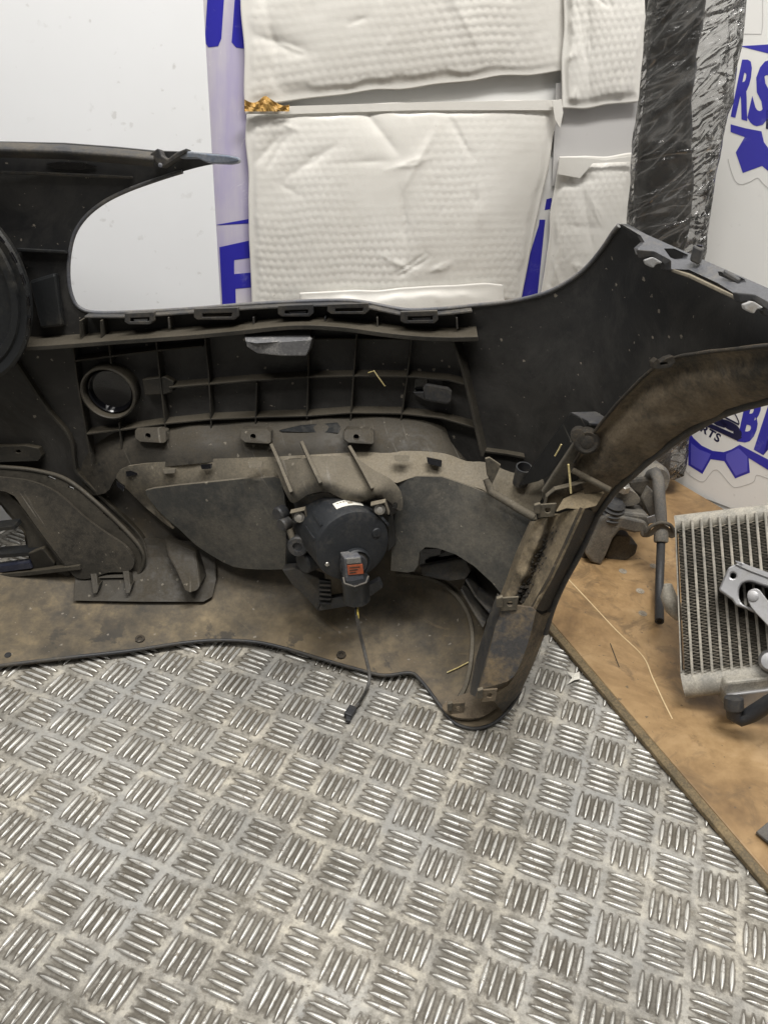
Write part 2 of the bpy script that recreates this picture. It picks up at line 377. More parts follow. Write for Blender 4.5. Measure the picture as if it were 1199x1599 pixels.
def dens(poly, step, closed=True):
    out = []; n = len(poly)
    for i in range(n if closed else n - 1):
        a = poly[i]; b = poly[(i + 1) % n]; k = max(1, int(math.hypot(b[0] - a[0], b[1] - a[1]) / step))
        for j in range(k): out.append((a[0] + (b[0] - a[0]) * j / k, a[1] + (b[1] - a[1]) * j / k))
    if not closed: out.append(poly[-1])
    return out
def spl(pts, n=6, closed=False):
    """Catmull-Rom through pixel points"""
    q = [np.array(p, float) for p in pts]; out = []
    m = len(q)
    for i in range(m if closed else m - 1):
        p0 = q[(i - 1) % m] if closed or i > 0 else q[0]; p1 = q[i]; p2 = q[(i + 1) % m]
        p3 = q[(i + 2) % m] if closed or i + 2 < m else q[-1]
        for k in range(n):
            t = k / n
            out.append(tuple(.5 * (2 * p1 + (p2 - p0) * t + (2 * p0 - 5 * p1 + 4 * p2 - p3) * t * t + (3 * p1 - p0 - 3 * p2 + p3) * t ** 3)))
    if not closed: out.append(tuple(q[-1]))
    return out
def region(outline, holes=(), step=None):
    loops = [list(outline)] + [list(h) for h in holes]
    if step: loops = [dens(l, step) for l in loops]
    V = []; E = []
    for l in loops:
        s = len(V); V += [Vector(p) for p in l]; E += [(s + i, s + (i + 1) % len(l)) for i in range(len(l))]
    if step:
        xs = [p[0] for p in loops[0]]; ys = [p[1] for p in loops[0]]
        y = min(ys) + step / 2; r = 0
        while y < max(ys):
            x = min(xs) + (step / 2 if r % 2 else 0)
            while x < max(xs):
                if inpoly(x, y, loops[0]) and not any(inpoly(x, y, h) for h in loops[1:]):
                    if min((x - p[0]) ** 2 + (y - p[1]) ** 2 for l in loops for p in l) > (step * .45) ** 2: V.append(Vector((x, y)))
                x += step
            y += step * .87; r += 1
    vo, eo, fo, _, _, _ = delaunay_2d_cdt(V, E, [], 0, 1e-4)
    T = []
    for f in fo:
        cx = sum(vo[i].x for i in f) / 3; cy = sum(vo[i].y for i in f) / 3
        if inpoly(cx, cy, loops[0]) and not any(inpoly(cx, cy, h) for h in loops[1:]): T.append(list(f))
    used = sorted({i for f in T for i in f}); mp = {o: k for k, o in enumerate(used)}
    return [(vo[i].x, vo[i].y) for i in used], [[mp[i] for i in f] for f in T]
def thicken(pts, tris, thick, dirv=None, split=False):
    """closed solid from a front sheet; back = along dirv or along -normal"""
    n = len(pts); pts = [Vector(p) for p in pts]
    nor = [Vector((0, 0, 0)) for _ in pts]; F = []
    for f in tris:
        a, b, c = (pts[i] for i in f[:3]); q = (b - a).cross(c - a)
        if q.dot(a - O) > 0: f = f[::-1]; q = -q
        F.append(f)
        for i in f: nor[i] += q
    back = []
    for i in range(n):
        d = Vector(dirv).normalized() if dirv is not None else -(nor[i].normalized() if nor[i].length > 0 else Vector((0, -1, 0)))
        back.append(pts[i] + d * thick)
    V = pts + back; faces = list(F) + [[i + n for i in f[::-1]] for f in F]
    cnt = {}
    for f in F:
        for k in range(len(f)):
            e = (f[k], f[(k + 1) % len(f)]); cnt[e] = 1
    for (a, b) in list(cnt):
        if (b, a) not in cnt:
            if split:
                s = len(V); V += [pts[a], pts[b], back[b], back[a]]; faces.append([s + 1, s, s + 3, s + 2])
            else: faces.append([b, a, a + n, b + n])
    return V, faces
def dfun(d):
    return d if callable(d) else (lambda x, y: d)
def slab(name, poly, depth, thick, mat, parent=None, bevel=.0012, holes=(), step=None, smooth=False, dirv=None):
    p2, tr = region(poly, holes, step); D = dfun(depth)
    pts = [P(x, y, D(x, y)) for x, y in p2]
    V, F = thicken(pts, tr, thick, dirv if dirv is not None else (None if smooth else (0, 1, -.25)), split=smooth)
    return link(name, V, F, mat, parent, smooth, 0 if smooth else bevel)
def sheet3(name, pts, thick, mat, parent=None, bevel=.001, dirv=None):
    """planar-ish polygon from 3-D points, given thickness"""
    n = len(pts); c = sum((Vector(p) for p in pts), Vector()) / n
    V, F = thicken(list(pts), [list(range(n))], thick, dirv)
    return link(name, V, F, mat, parent, False, bevel)
def grid(name, rows, thick, mat, parent=None, smooth=True, dirv=None):
    nr, nc = len(rows), len(rows[0]); pts = [p for r in rows for p in r]
    F = []
    for r in range(nr - 1):
        for c in range(nc - 1):
            a = r * nc + c; F.append([a, a + 1, a + nc + 1, a + nc])
    V, FF = thicken(pts, F, thick, dirv, split=smooth)
    return link(name, V, FF, mat, parent, smooth, 0)
def rs(pts, n):
    pts = [Vector(p) for p in pts]; L = [0]
    for a, b in zip(pts, pts[1:]): L.append(L[-1] + (b - a).length)
    out = []
    for k in range(n):
        t = L[-1] * k / (n - 1); i = max(0, min(len(pts) - 2, next((j for j in range(len(L) - 1) if L[j + 1] >= t), len(pts) - 2)))
        u = 0 if L[i + 1] == L[i] else (t - L[i]) / (L[i + 1] - L[i]); out.append(pts[i].lerp(pts[i + 1], u))
    return out
def rib(name, base, hgt, wid, mat, parent, dirv=(0, -1, .12), hfun=None, bevel=.0006):
    """upright web standing on a base line: base = 3-D points"""
    base = [Vector(p) for p in base]; V = []; n = len(base); up = Vector(dirv).normalized()
    for i, p in enumerate(base):
        t = (base[min(i + 1, n - 1)] - base[max(i - 1, 0)]).normalized(); w = t.cross(up).normalized() * (wid / 2)
        h = hgt * (hfun(i / (n - 1)) if hfun else 1)
        V += [p - w - up * .004, p + w - up * .004, p + w * .75 + up * h, p - w * .75 + up * h]
    F = []
    for i in range(n - 1):
        a = i * 4
        for k in range(4): F.append([a + k, a + (k + 1) % 4, a + 4 + (k + 1) % 4, a + 4 + k])
    F += [[3, 2, 1, 0], [n * 4 - 4, n * 4 - 3, n * 4 - 2, n * 4 - 1]]
    return link(name, V, F, mat, parent, False, bevel)
def frame_of(a):
    a = Vector(a).normalized(); r = Vector((0, 0, 1)) if abs(a.z) < .9 else Vector((1, 0, 0))
    u = a.cross(r).normalized(); return a, u, a.cross(u).normalized()
def tube(name, pts, r, mat, parent=None, seg=12, smooth=True):
    pts = [Vector(p) for p in pts]; n = len(pts); V = []; F = []
    rr = r if hasattr(r, '__len__') else [r] * n
    u = None
    for i in range(n):
        t = (pts[min(i + 1, n - 1)] - pts[max(i - 1, 0)]).normalized()
        if u is None: _, u, _ = frame_of(t)
        u = (u - t * u.dot(t)).normalized(); w = t.cross(u)
        for k in range(seg):
            a = 2 * math.pi * k / seg; V.append(pts[i] + (u * math.cos(a) + w * math.sin(a)) * rr[i])
    for i in range(n - 1):
        for k in range(seg): F.append([i * seg + k, i * seg + (k + 1) % seg, (i + 1) * seg + (k + 1) % seg, (i + 1) * seg + k])
    b = len(V); V += V[:seg] + V[(n - 1) * seg:n * seg]
    F += [list(range(b, b + seg))[::-1], list(range(b + seg, b + 2 * seg))]
    return link(name, V, F, mat, parent, smooth)
def lathe(name, p, axis, prof, mat, parent=None, seg=40, smooth=False, bevel=0, sq=1.):
    a, u, w = frame_of(axis); p = Vector(p); V = []; F = []; n = len(prof)
    for (r, h) in prof:
        for k in range(seg):
            t = 2 * math.pi * k / seg; V.append(p + a * h + (u * math.cos(t) + w * math.sin(t) * sq) * max(r, 1e-5))
    for i in range(n - 1):
        for k in range(seg): F.append([i * seg + k, i * seg + (k + 1) % seg, (i + 1) * seg + (k + 1) % seg, (i + 1) * seg + k])
    F += [list(range(seg))[::-1], list(range((n - 1) * seg, n * seg))]
    o = link(name, V, F, mat, parent, False, bevel)
    me = o.data; me.polygons.foreach_set('use_smooth', [True] * len(me.polygons)); me.set_sharp_from_angle(angle=math.radians(32))
    return o
def box(name, c, ax, sz, mat, parent=None, bevel=.001):
    x, y, z = (Vector(a).normalized() for a in ax); c = Vector(c); V = []
    for i in (-1, 1):
        for j in (-1, 1):
            for k in (-1, 1): V.append(c + x * i * sz[0] / 2 + y * j * sz[1] / 2 + z * k * sz[2] / 2)
    F = [[0, 1, 3, 2], [4, 6, 7, 5], [0, 4, 5, 1], [2, 3, 7, 6], [0, 2, 6, 4], [1, 5, 7, 3]]
    return link(name, V, F, mat, parent, False, bevel)
def circ(cx, cy, rx, ry=None, n=28, rot=0):
    ry = ry or rx; o = []
    for k in range(n):
        a = 2 * math.pi * k / n; x = rx * math.cos(a); y = ry * math.sin(a)
        o.append((cx + x * math.cos(rot) - y * math.sin(rot), cy + x * math.sin(rot) + y * math.cos(rot)))
    return o
def aslab(o, deg=30):
    me = o.data; me.polygons.foreach_set('use_smooth', [True] * len(me.polygons)); me.set_sharp_from_angle(angle=math.radians(deg)); return o

# ================================================================== FLOOR
setorg((0, 0, 0))
floor = link('floor', [(-3, -2.5, 0), (3, -2.5, 0), (3, 3, 0), (-3, 3, 0)], [[0, 1, 2, 3]], 'plate_base'); tag(floor, kind='structure')
def bar_geo(L, Wd, Hh):
    V = [(-L / 2, 0, -.0003)]; n = 7; secs = []
    for k in range(1, n):
        t = -1 + 2 * k / n; w = Wd / 2 * (1 - t * t) ** .8; h = Hh * (1 - t ** 4) ** .7
        secs.append((t * L / 2, w, h))
    for x, w, h in secs: V += [(x, -w, -.0003), (x, -w * .62, h), (x, w * .62, h), (x, w, -.0003)]
    V.append((L / 2, 0, -.0003)); F = []
    m = len(secs); e = len(V) - 1
    for k in range(3): F += [[0, 1 + k + 1, 1 + k], [e, 1 + (m - 1) * 4 + k, 1 + (m - 1) * 4 + k + 1]]
    for i in range(m - 1):
        for k in range(3):
            a = 1 + i * 4 + k; F.append([a, a + 1, a + 5, a + 4])
    return V, F
bV, bF = bar_geo(CELL * .76, CELL * .086, .0022)
bar_me = bpy.data.meshes.new('tread_bar'); bar_me.from_pydata(bV, [], bF)
bm = bmesh.new(); bm.from_mesh(bar_me); bmesh.ops.recalc_face_normals(bm, faces=bm.faces); bm.to_mesh(bar_me); bm.free()
bar_me.materials.append(MATS['plate_bar']); bar_me.polygons.foreach_set('use_smooth', [True] * len(bar_me.polygons))
bars = []
RT = RC.transposed()
def proj(w):
    c = RT @ (Vector(w) - O); return (c.x / c.z * FPX + CX, c.y / c.z * FPX + CY, c.z)
for i in range(-26, 30):
    for j in range(-20, 16):
        c = CO + CI * (CELL * i) + CJ * (CELL * j)
        if not (-1.0 < c.x < .75 and .1 < c.y < 1.15): continue
        par = (i + j) % 2 == 0
        ln, sp = (CJ, CI) if par else (CI, CJ)
        for k in range(5):
            q = c + sp * (CELL * .187 * (k - 2)); x, y, zc_ = proj(q)
            vis = (-20 < x < 1220 and 985 < y < 1620) and not (y < 1040 and x < 640 and y < 1015 + (.0 if x > 300 else 20))
            vis = vis and not (x > 848 and y < 955 + (x - 845) * 1.17)
            bars.append((0 if vis else 1, -y, q, math.atan2(ln.y, ln.x)))
bars.sort(key=lambda b: (b[0], b[1]))
for n, (_, _, q, a) in enumerate(bars[:300]):
    o = bpy.data.objects.new('tread_bar', bar_me); COL.objects.link(o); o.parent = floor; o.location = q; o.rotation_euler = (0, 0, a)
    s = random.uniform(.93, 1.05); o.scale = (s, random.uniform(.85, 1.1), random.uniform(.85, 1.1))
V = []; F = []
for (_, _, q, a) in bars[300:]:
    b0 = len(V); ca, sa = math.cos(a), math.sin(a); s = random.uniform(.9, 1.08)
    V += [(q.x + v[0] * ca - v[1] * s * sa, q.y + v[0] * sa + v[1] * s * ca, v[2] * s) for v in bV]; F += [[b0 + k for k in f] for f in bF]
o = link('tread_bars', V, F, 'plate_bar', floor, True); tag(o, kind='stuff')

# ================================================================== WALLS
D1 = Vector((.9085, .4179, 0)); N1 = Vector((.4179, -.9085, 0)); A1 = Vector((-.57, .98, 0))
D2 = Vector((.598, -.8015, 0)); N2 = Vector((-.8015, -.598, 0)); A2 = Vector((.50, 1.35, 0))
W1P = A1 - N1 * .035
def isect2(p, d, q, e):
    t = ((q.x - p.x) * e.y - (q.y - p.y) * e.x) / (d.x * e.y - d.y * e.x); return p + d * t
CORN = isect2(W1P, D1, A2, D2)
def wallbox(name, a, b, n):
    V = [a, b, b + Vector((0, 0, 2.2)), a + Vector((0, 0, 2.2))]; V = V + [v - n * .05 for v in V]
    setorg((0, 0, 0))
    o = link(name, V, [[0, 1, 2, 3], [7, 6, 5, 4], [0, 4, 5, 1], [1, 5, 6, 2], [2, 6, 7, 3], [3, 7, 4, 0]], 'banner_white'); return tag(o, kind='structure')
wallbox('back_wall', W1P - D1 * 1.3, CORN, N1)
wallbox('side_wall', CORN + D2 * .0 - N1 * 0, CORN + D2 * 1.6, N2)
def on1(px, py, off=0.): return PL(px, py, W1P + N1 * off, N1)
def on2(px, py, off=0.): return PL(px, py, A2 + N2 * off, N2)
def flat(name, poly, on, off, mat, parent, holes=(), th=.0002):
    n = N1 if on is on1 else N2
    p2, tr = region(poly, holes); V, F = thicken([on(x, y, off) for x, y in p2], tr, th, -n)
    return link(name, V, F, mat, parent)
def line(name, pts, wpx, on, off, mat, parent):
    """thin printed outline"""
    n = len(pts); L = []; Rr = []
    for i, p in enumerate(pts):
        a = np.array(pts[max(i - 1, 0)]); b = np.array(pts[min(i + 1, n - 1)]); t = (b - a) / max(1e-6, np.linalg.norm(b - a)); q = np.array((-t[1], t[0])) * wpx / 2
        L.append(tuple(np.array(p) + q)); Rr.append(tuple(np.array(p) - q))
    return flat(name, L + Rr[::-1], on, off, mat, parent)
def text(name, s, quad, on, off, mat, parent, bold=.03):
    """lettering laid into a pixel quad tl,tr,br,bl"""
    cu = bpy.data.curves.new('lettering', 'FONT'); cu.body = s; cu.offset = bold; cu.resolution_u = 3; cu.space_character = 1.08
    t = bpy.data.objects.new('lettering', cu); COL.objects.link(t)
    dg = bpy.context.evaluated_depsgraph_get(); me = bpy.data.meshes.new_from_object(t.evaluated_get(dg))
    bpy.data.objects.remove(t); bpy.data.curves.remove(cu)
    vs = [v.co.copy() for v in me.vertices]; fs = [list(p.vertices) for p in me.polygons]; bpy.data.meshes.remove(me)
    x0 = min(v.x for v in vs); x1 = max(v.x for v in vs); y0 = min(v.y for v in vs); y1 = max(v.y for v in vs)
    q = [np.array(k, float) for k in quad]; V = []
    for v in vs:
        u = (v.x - x0) / (x1 - x0); w = (y1 - v.y) / (y1 - y0)
        p = q[0] * (1 - u) * (1 - w) + q[1] * u * (1 - w) + q[2] * u * w + q[3] * (1 - u) * w
        V.append(on(p[0], p[1], off))
    return link(name, V, fs, mat, parent)

# printed banner on the back wall, mostly hidden by mailers
bn = root('printed_banner', on1(420, 300), 'scuffed violet-stained plastic banner strip with blue lettering behind the mailers', 'banner')
flat('banner_sheet', [(300, -80), (420, -80), (450, 620), (330, 620)], on1, .004, 'ghosted_banner', bn, th=.002)
flat('letter', [(345, -20), (371, -20), (374, 0), (350, 0), (346, 60), (341, 72), (326, 74), (320, 66), (324, 0), (324, -20)][3:] + [(324, -20), (352, -20)], on1, .0044, 'blue_print', bn)
flat('letter', [(368, -20), (364, 40), (362, 66), (369, 74), (382, 76), (398, 70), (398, -20)], on1, .0044, 'blue_print', bn)
flat('printed_line', [(338, 351), (400, 340), (400, 348), (344, 351.5)], on1, .0044, 'blue_print', bn)
flat('letter', [(343, 386), (410, 371), (410, 400), (366, 406), (366, 428), (410, 424), (410, 447), (368, 451), (369, 490), (348, 490)], on1, .0044, 'blue_print', bn)
b2 = root('printed_banner', on1(850, 400), 'white banner edge with blue letter strokes between the two lower mailers', 'banner')
flat('banner_sheet', [(790, 250), (985, 240), (960, 560), (770, 560)], on1, .004, 'banner_white', b2, th=.002)
flat('letter', [(842, 343), (846, 343), (846, 400), (838, 480), (846, 480), (820, 480), (804, 480)][:1] + [(851, 343), (838, 470), (826, 470)], on1, .0044, 'blue_print', b2)
flat('letter', [(843, 345), (846, 345), (828, 478), (802, 478)], on1, .0046, 'blue_print', b2)
flat('printed_line', [(853, 311), (861, 309), (861, 326), (850, 328)], on1, .0044, 'blue_print', b2)

# printed banner on the side wall
b3 = root('printed_banner', on2(1150, 500), 'white banner on the right with blue gear logos and bold letters', 'banner')
setorg(b3.location)
flat('banner_sheet', [(1000, -120), (1420, -160), (1420, 900), (1000, 740)], on2, .003, 'banner_white', b3, th=.002)
OF = .0034
flat('printed_band', [(1154, 72), (1205, 69), (1260, 66), (1260, 92), (1205, 85)], on2, OF, 'blue_print', b3)
text('letter', 'R', [(1158, 93), (1184, 93), (1166, 189), (1140, 182)], on2, OF, 'blue_print', b3, .045)
text('letter', 'S', [(1187, 91), (1216, 96), (1198, 200), (1163, 194)], on2, OF, 'blue_print', b3, .045)
flat('gear_logo', [(1140, 194), (1162, 200), (1188, 205), (1192, 222), (1205, 240), (1230, 262), (1230, 290), (1200, 268), (1189, 259), (1159, 270), (1148, 238), (1162, 214), (1140, 206)], on2, OF, 'blue_print', b3)
flat('car_print', [(1196, 172), (1215, 165), (1215, 206), (1195, 201)], on2, OF, 'navy_print', b3)
line('cut_line', spl([(1136, 248), (1140, 265), (1147, 282), (1156, 288), (1170, 284), (1182, 278), (1191, 287), (1205, 300)], 4), 1.0, on2, OF, 'cut_line', b3)
line('cut_line', [(1160, 53), (1188, 53), (1190, 40), (1190, -20)], 1.0, on2, OF, 'cut_line', b3)
# lower gear
flat('gear_logo', [(1040, 650), (1063, 681), (1074, 697), (1074, 726), (1096, 740), (1109, 717), (1130, 720), (1147, 747), (1170, 738), (1168, 715), (1205, 730), (1205, 727), (1168, 708), (1153, 695), (1141, 702), (1129, 706), (1112, 704), (1095, 696), (1082, 684), (1074, 672), (1064, 640)], on2, OF, 'blue_print', b3)
flat('gear_tooth', [(1078, 692), (1091, 702), (1109, 709), (1105, 718), (1095, 735), (1078, 725)], on2, OF + .0005, 'violet_print', b3)
flat('gear_tooth', [(1133, 709), (1152, 700), (1166, 713), (1166, 736), (1148, 743), (1133, 718)], on2, OF + .0005, 'violet_print', b3)
flat('printed_band', [(1153, 694), (1290, 765), (1290, 790), (1168, 715)], on2, OF + .0003, 'blue_print', b3)
text('letter', 'PARTS', [(1078, 652), (1126, 679), (1121, 692), (1070, 658)], on2, OF, 'navy_print', b3, .03)
text('letter', 'B', [(1165, 619), (1196, 621), (1174, 693), (1150, 689)], on2, OF, 'blue_print', b3, .05)
text('letter', 'M', [(1199, 632), (1248, 650), (1232, 735), (1176, 702)], on2, OF, 'blue_print', b3, .05)
# car silhouette over a thick ground line
flat('car_print', [(1095, 655), (1158, 683), (1150, 688), (1090, 660)], on2, OF + .0005, 'navy_print', b3)
flat('car_print', [(1108, 650), (1124, 654), (1136, 664), (1130, 668), (1118, 664), (1106, 656)], on2, OF + .0005, 'navy_print', b3)
flat('car_print', spl([(1122, 655), (1134, 656), (1149, 664), (1154, 671), (1148, 674), (1134, 669)], 4, True), on2, OF + .0005, 'navy_print', b3)
line('car_print', spl([(1140, 641), (1147, 647), (1152, 657), (1153, 662)], 4), 1.6, on2, OF + .0005, 'navy_print', b3)
line('car_print', [(1124, 648), (1153, 663)], 2.5, on2, OF + .0005, 'navy_print', b3)
flat('car_print', spl([(1144, 674), (1155, 672), (1157, 680), (1150, 684)], 4, True), on2, OF + .0006, 'navy_print', b3)
line('cut_line', spl([(1050, 693), (1062, 696), (1066, 712), (1068, 733), (1085, 748), (1098, 752), (1108, 740), (1115, 734), (1123, 737), (1140, 757), (1150, 761), (1175, 753), (1181, 742), (1199, 748)], 4), .9, on2, OF, 'cut_line', b3)

# plain white board leaning at left
def onA(px, py, off=0.): return PL(px, py, A1 + N1 * off, N1)
bd_pts = [onA(-420, -160), onA(309, -160), onA(362, 765), onA(-420, 900)]
for p in (bd_pts[2], bd_pts[3]): p.z = 0.001
br = root('white_board', (bd_pts[2] + bd_pts[3]) / 2, 'tall plain white board with faint scuffs standing behind the bumper on the left', 'board')
V, F = thicken(bd_pts, [[0, 1, 2, 3]], .028, -N1); link('board_panel', V, F, 'white_board', br, False, .002)

# ================================================================== BUBBLE MAILERS
def vnoise(g, x, y, f):
    """smooth value noise on arrays"""
    n = 64; T = g.random((n, n)); X = x * f; Y = y * f; i0 = np.floor(X).astype(int); j0 = np.floor(Y).astype(int)
    fx = X - i0; fy = Y - j0; fx = fx * fx * (3 - 2 * fx); fy = fy * fy * (3 - 2 * fy)
    a = T[i0 % n, j0 % n]; b = T[(i0 + 1) % n, j0 % n]; c = T[i0 % n, (j0 + 1) % n]; d = T[(i0 + 1) % n, (j0 + 1) % n]
    return (a * (1 - fx) + b * fx) * (1 - fy) + (c * (1 - fx) + d * fx) * fy
def mailer(quad, off, label, puff=.010, nx=120, ny=90, bub=.0009, seed=1, creases=(), cell=.0125, seamw=.012):
    q = [np.array(k, float) for k in quad]
    W_ = (on1(*quad[1]) - on1(*quad[0])).length; H_ = (on1(*quad[3]) - on1(*quad[0])).length
    base = (on1(*quad[2], off) + on1(*quad[3], off)) / 2
    r = root('bubble_mailer', base, label, 'mailer', 'padded mailers on the back wall')
    g = np.random.default_rng(seed)
    U, Wv = np.meshgrid(np.linspace(0, 1, nx + 1), np.linspace(0, 1, ny + 1)); u = U.ravel(); w = Wv.ravel()
    x = u * W_; y = w * H_
    ed = np.minimum(np.minimum(x, W_ - x), np.minimum(y, H_ - y))
    # slightly wavy outline
    dx = (vnoise(g, y, x * 0, 22) - .5) * 5 * np.exp(-np.minimum(x, W_ - x) / .03); dy = (vnoise(g, x, y * 0, 22) - .5) * 5 * np.exp(-np.minimum(y, H_ - y) / .03)
    px = (q[0][0] * (1 - u) + q[1][0] * u) * (1 - w) + (q[3][0] * (1 - u) + q[2][0] * u) * w + dx
    py = (q[0][1] * (1 - u) + q[1][1] * u) * (1 - w) + (q[3][1] * (1 - u) + q[2][1] * u) * w + dy
    sw = seamw * (.6 + .9 * vnoise(g, x + y, x - y + 3, 30))
    seam = np.clip((ed - .004) / sw, 0, 1); seam = seam * seam * (3 - 2 * seam)
    xw = x + .002 * (vnoise(g, x, y, 25) - .5) * 3; yw = y + .006 * (vnoise(g, x, y, 18) - .5)
    ry = yw / (cell * .866); row = np.floor(ry); best = np.full(len(x), 9.)
    for rr in (row, row + 1):
        xx = xw / cell - (rr % 2) * .5; cxx = np.round(xx)
        best = np.minimum(best, ((xx - cxx) * cell) ** 2 + ((ry - rr) * cell * .866) ** 2)
    bb = np.clip(1 - best / (cell * .5) ** 2, 0, 1)
    amp = bub * np.clip(-.1 + 1.35 * vnoise(g, x, y, 9), .08, 1.2)
    h = .0010 + seam * (puff * (np.sin(np.pi * u) * np.sin(np.pi * w)) ** .5 + amp * bb ** .7)
    for f, a in ((6, .004), (18, .0010), (70, .0004)):
        n_ = vnoise(g, x * .8 + y * .25, y, f); h += seam * a * (n_ - .5)
    rnd = [(g.random(), g.random(), g.uniform(0, 6.28), g.uniform(.08, .3), g.choice((-1, 1)) * g.uniform(.001, .0032), g.uniform(.0025, .0055)) for _ in range(14)]
    creases = list(creases) + [(a, b, a + math.cos(t) * l * H_ / W_, b + math.sin(t) * l, d_, w_) for a, b, t, l, d_, w_ in rnd]
    for (cx0, cy0, cx1, cy1, dep, wd_) in creases:
        ex, ey = cx1 - cx0, cy1 - cy0; L2_ = ex * ex + ey * ey
        t = np.clip(((u - cx0) * ex + (w - cy0) * ey) / L2_, 0, 1); wob = (vnoise(g, x, y, 30) - .5) * .012
        dd = np.hypot((u - cx0 - t * ex) * W_, (w - cy0 - t * ey) * H_) + wob
        h += seam * dep * np.exp(-np.abs(dd) / wd_) * np.sin(np.pi * np.clip(.12 + t * .8, 0, 1))
    h = np.maximum(h, .0007)
    V = [on1(a, b, off + c) for a, b, c in zip(px, py, h)]; F = []
    for j in range(ny):
        for i in range(nx):
            a = j * (nx + 1) + i; F.append([a, a + nx + 1, a + nx + 2, a + 1])
    b0 = len(V)
    ringi = [i for i in range(nx + 1)] + [j * (nx + 1) + nx for j in range(1, ny + 1)] + [ny * (nx + 1) + i for i in range(nx - 1, -1, -1)] + [j * (nx + 1) for j in range(ny - 1, 0, -1)]
    V += [V[k] - N1 * .0022 for k in ringi]; n = len(ringi)
    for k in range(n): F.append([ringi[k], ringi[(k + 1) % n], b0 + (k + 1) % n, b0 + k])
    F.append([b0 + k for k in range(n)])
    link('padded_pouch', V, F, 'mailer_film', r, True)
    return r
mA = mailer([(372, -120), (893, -140), (884, 110), (384, 166)], .012, 'large white bubble mailer at the top with a slanting lower edge', .012, 150, 90, seed=3, creases=[(.05, .2, .12, .95, -.004, .008), (.6, .3, .75, .9, .002, .01), (.02, .6, .2, .75, -.003, .01)])
mB = mailer([(384, 168), (876, 157), (812, 482), (396, 492)], .012, 'big square white bubble mailer in the middle above the bumper edge', .016, 170, 120, seed=5, creases=[(.36, .0, .50, .25, -.004, .01), (.62, .1, .52, .42, .003, .006), (.52, .42, .56, .8, -.004, .008), (.02, .28, .12, .12, -.004, .012), (.28, .28, .5, .27, -.002, .006), (.12, .35, .3, .18, -.003, .01)])
mC = mailer([(880, -130), (1030, -140), (1000, 160), (878, 172)], .020, 'narrow white bubble mailer at top right beside the wrapped black part', .012, 70, 90, seed=8, creases=[(.2, .0, .35, 1, -.004, .01)])
mD = mailer([(872, 246), (992, 240), (975, 520), (835, 520)], .014, 'white bubble mailer at lower right, half hidden by the bumper corner', .012, 70, 100, seed=9, creases=[(.3, .1, .6, .6, -.004, .012), (.0, .15, .5, .13, -.004, .006)])
mE = mailer([(470, 460), (786, 443), (792, 520), (468, 520)], .034, 'low white mailer whose top edge just clears the bumper lip', .004, 80, 30, bub=.0002, seed=12)
# folded flap of the middle mailer and its torn corner
setorg(mB.location)
def wq(name, pts, off, mat, parent, th=.001):
    V, F = thicken([on1(x, y, off if not isinstance(off, (list, tuple)) else off[k]) for k, (x, y) in enumerate(pts)], [list(range(len(pts)))], th, -N1); return link(name, V, F, mat, parent, False)
wq('top_flap', [(383, 169), (450, 166), (650, 160), (870, 156), (877, 160), (862, 172), (650, 172), (450, 178), (384, 178)], .0205, 'mailer_film', mB)
wq('corner_fold', [(862, 158), (876, 155), (879, 176), (874, 200), (866, 186)], .026, 'mailer_film', mB)
setorg(mD.location)
wq('shaded_flap', [(868, 130), (1020, 120), (1000, 290), (862, 290)], .0085, 'flap_shade_grey', mD)  # added flap sheet, its grey paints the shade below the upper mailer
wq('top_flap', [(873, 246), (906, 246), (944, 250), (992, 243), (990, 252), (925, 255), (905, 278), (871, 272)], .0275, 'mailer_film', mD)
kr = root('kraft_envelope', on1(420, 160), 'torn golden brown paper scrap between the two left mailers', 'envelope')
V = []; F = []; gk = np.random.default_rng(3)
for i in range(31):
    u = i / 30; x = 382 + 70 * u
    top = 155 + 7 * u + 4 * math.sin(u * 9) - 5 * math.exp(-((u - .45) / .1) ** 2)
    for k in range(5): V.append(on1(x, top + (174 - top) * k / 4, .0265 + .0035 * math.sin(u * 23 + k) * (1 - k / 5) + gk.normal(0, .0006)))
for i in range(30):
    for k in range(4): a = i * 5 + k; F.append([a, a + 1, a + 6, a + 5])
V2, F2 = thicken(V, F, .0006, -N1); link('paper', V2, F2, 'kraft', kr)

# ================================================================== FILM-WRAPPED BLACK PART
wb = Zp(985, 738, 0.0)
wr = root('wrapped_car_part', wb, 'long black car part wrapped in shiny cling film, leaning in the corner', 'car part')
def loft(name, secs, mat, parent, smooth=True, jit=0, seed=1):
    g = np.random.default_rng(seed); n = len(secs[0]); V = [p + Vector(g.normal(0, jit, 3)) if jit else p for s in secs for p in s]; F = []
    for i in range(len(secs) - 1):
        for k in range(n): F.append([i * n + k, i * n + (k + 1) % n, (i + 1) * n + (k + 1) % n, (i + 1) * n + k])
    F += [list(range(n))[::-1], list(range((len(secs) - 1) * n, len(secs) * n))]
    return link(name, V, F, mat, parent, smooth)
def wsec(py, x0, x1, yd, dep, n, wob=0, seed=0):
    a = P(x0, py, yd + .0); b = P(x1, py, yd - .03); c = (a + b) / 2; hx = (b - a) / 2; hy = Vector((.25, .96, 0)) * dep
    out = []
    for k in range(n):
        t = 2 * math.pi * k / n; r = 1
        if wob: r = 1 + wob * math.sin(5 * t + seed) + wob * math.sin(9 * t - seed * 1.7)
        cx_, sy = math.cos(t), math.sin(t); e = .62
        out.append(c + hx * (math.copysign(abs(cx_) ** e, cx_)) * r + hy * (math.copysign(abs(sy) ** e, sy)) * r)
    return out
core = []; film = []
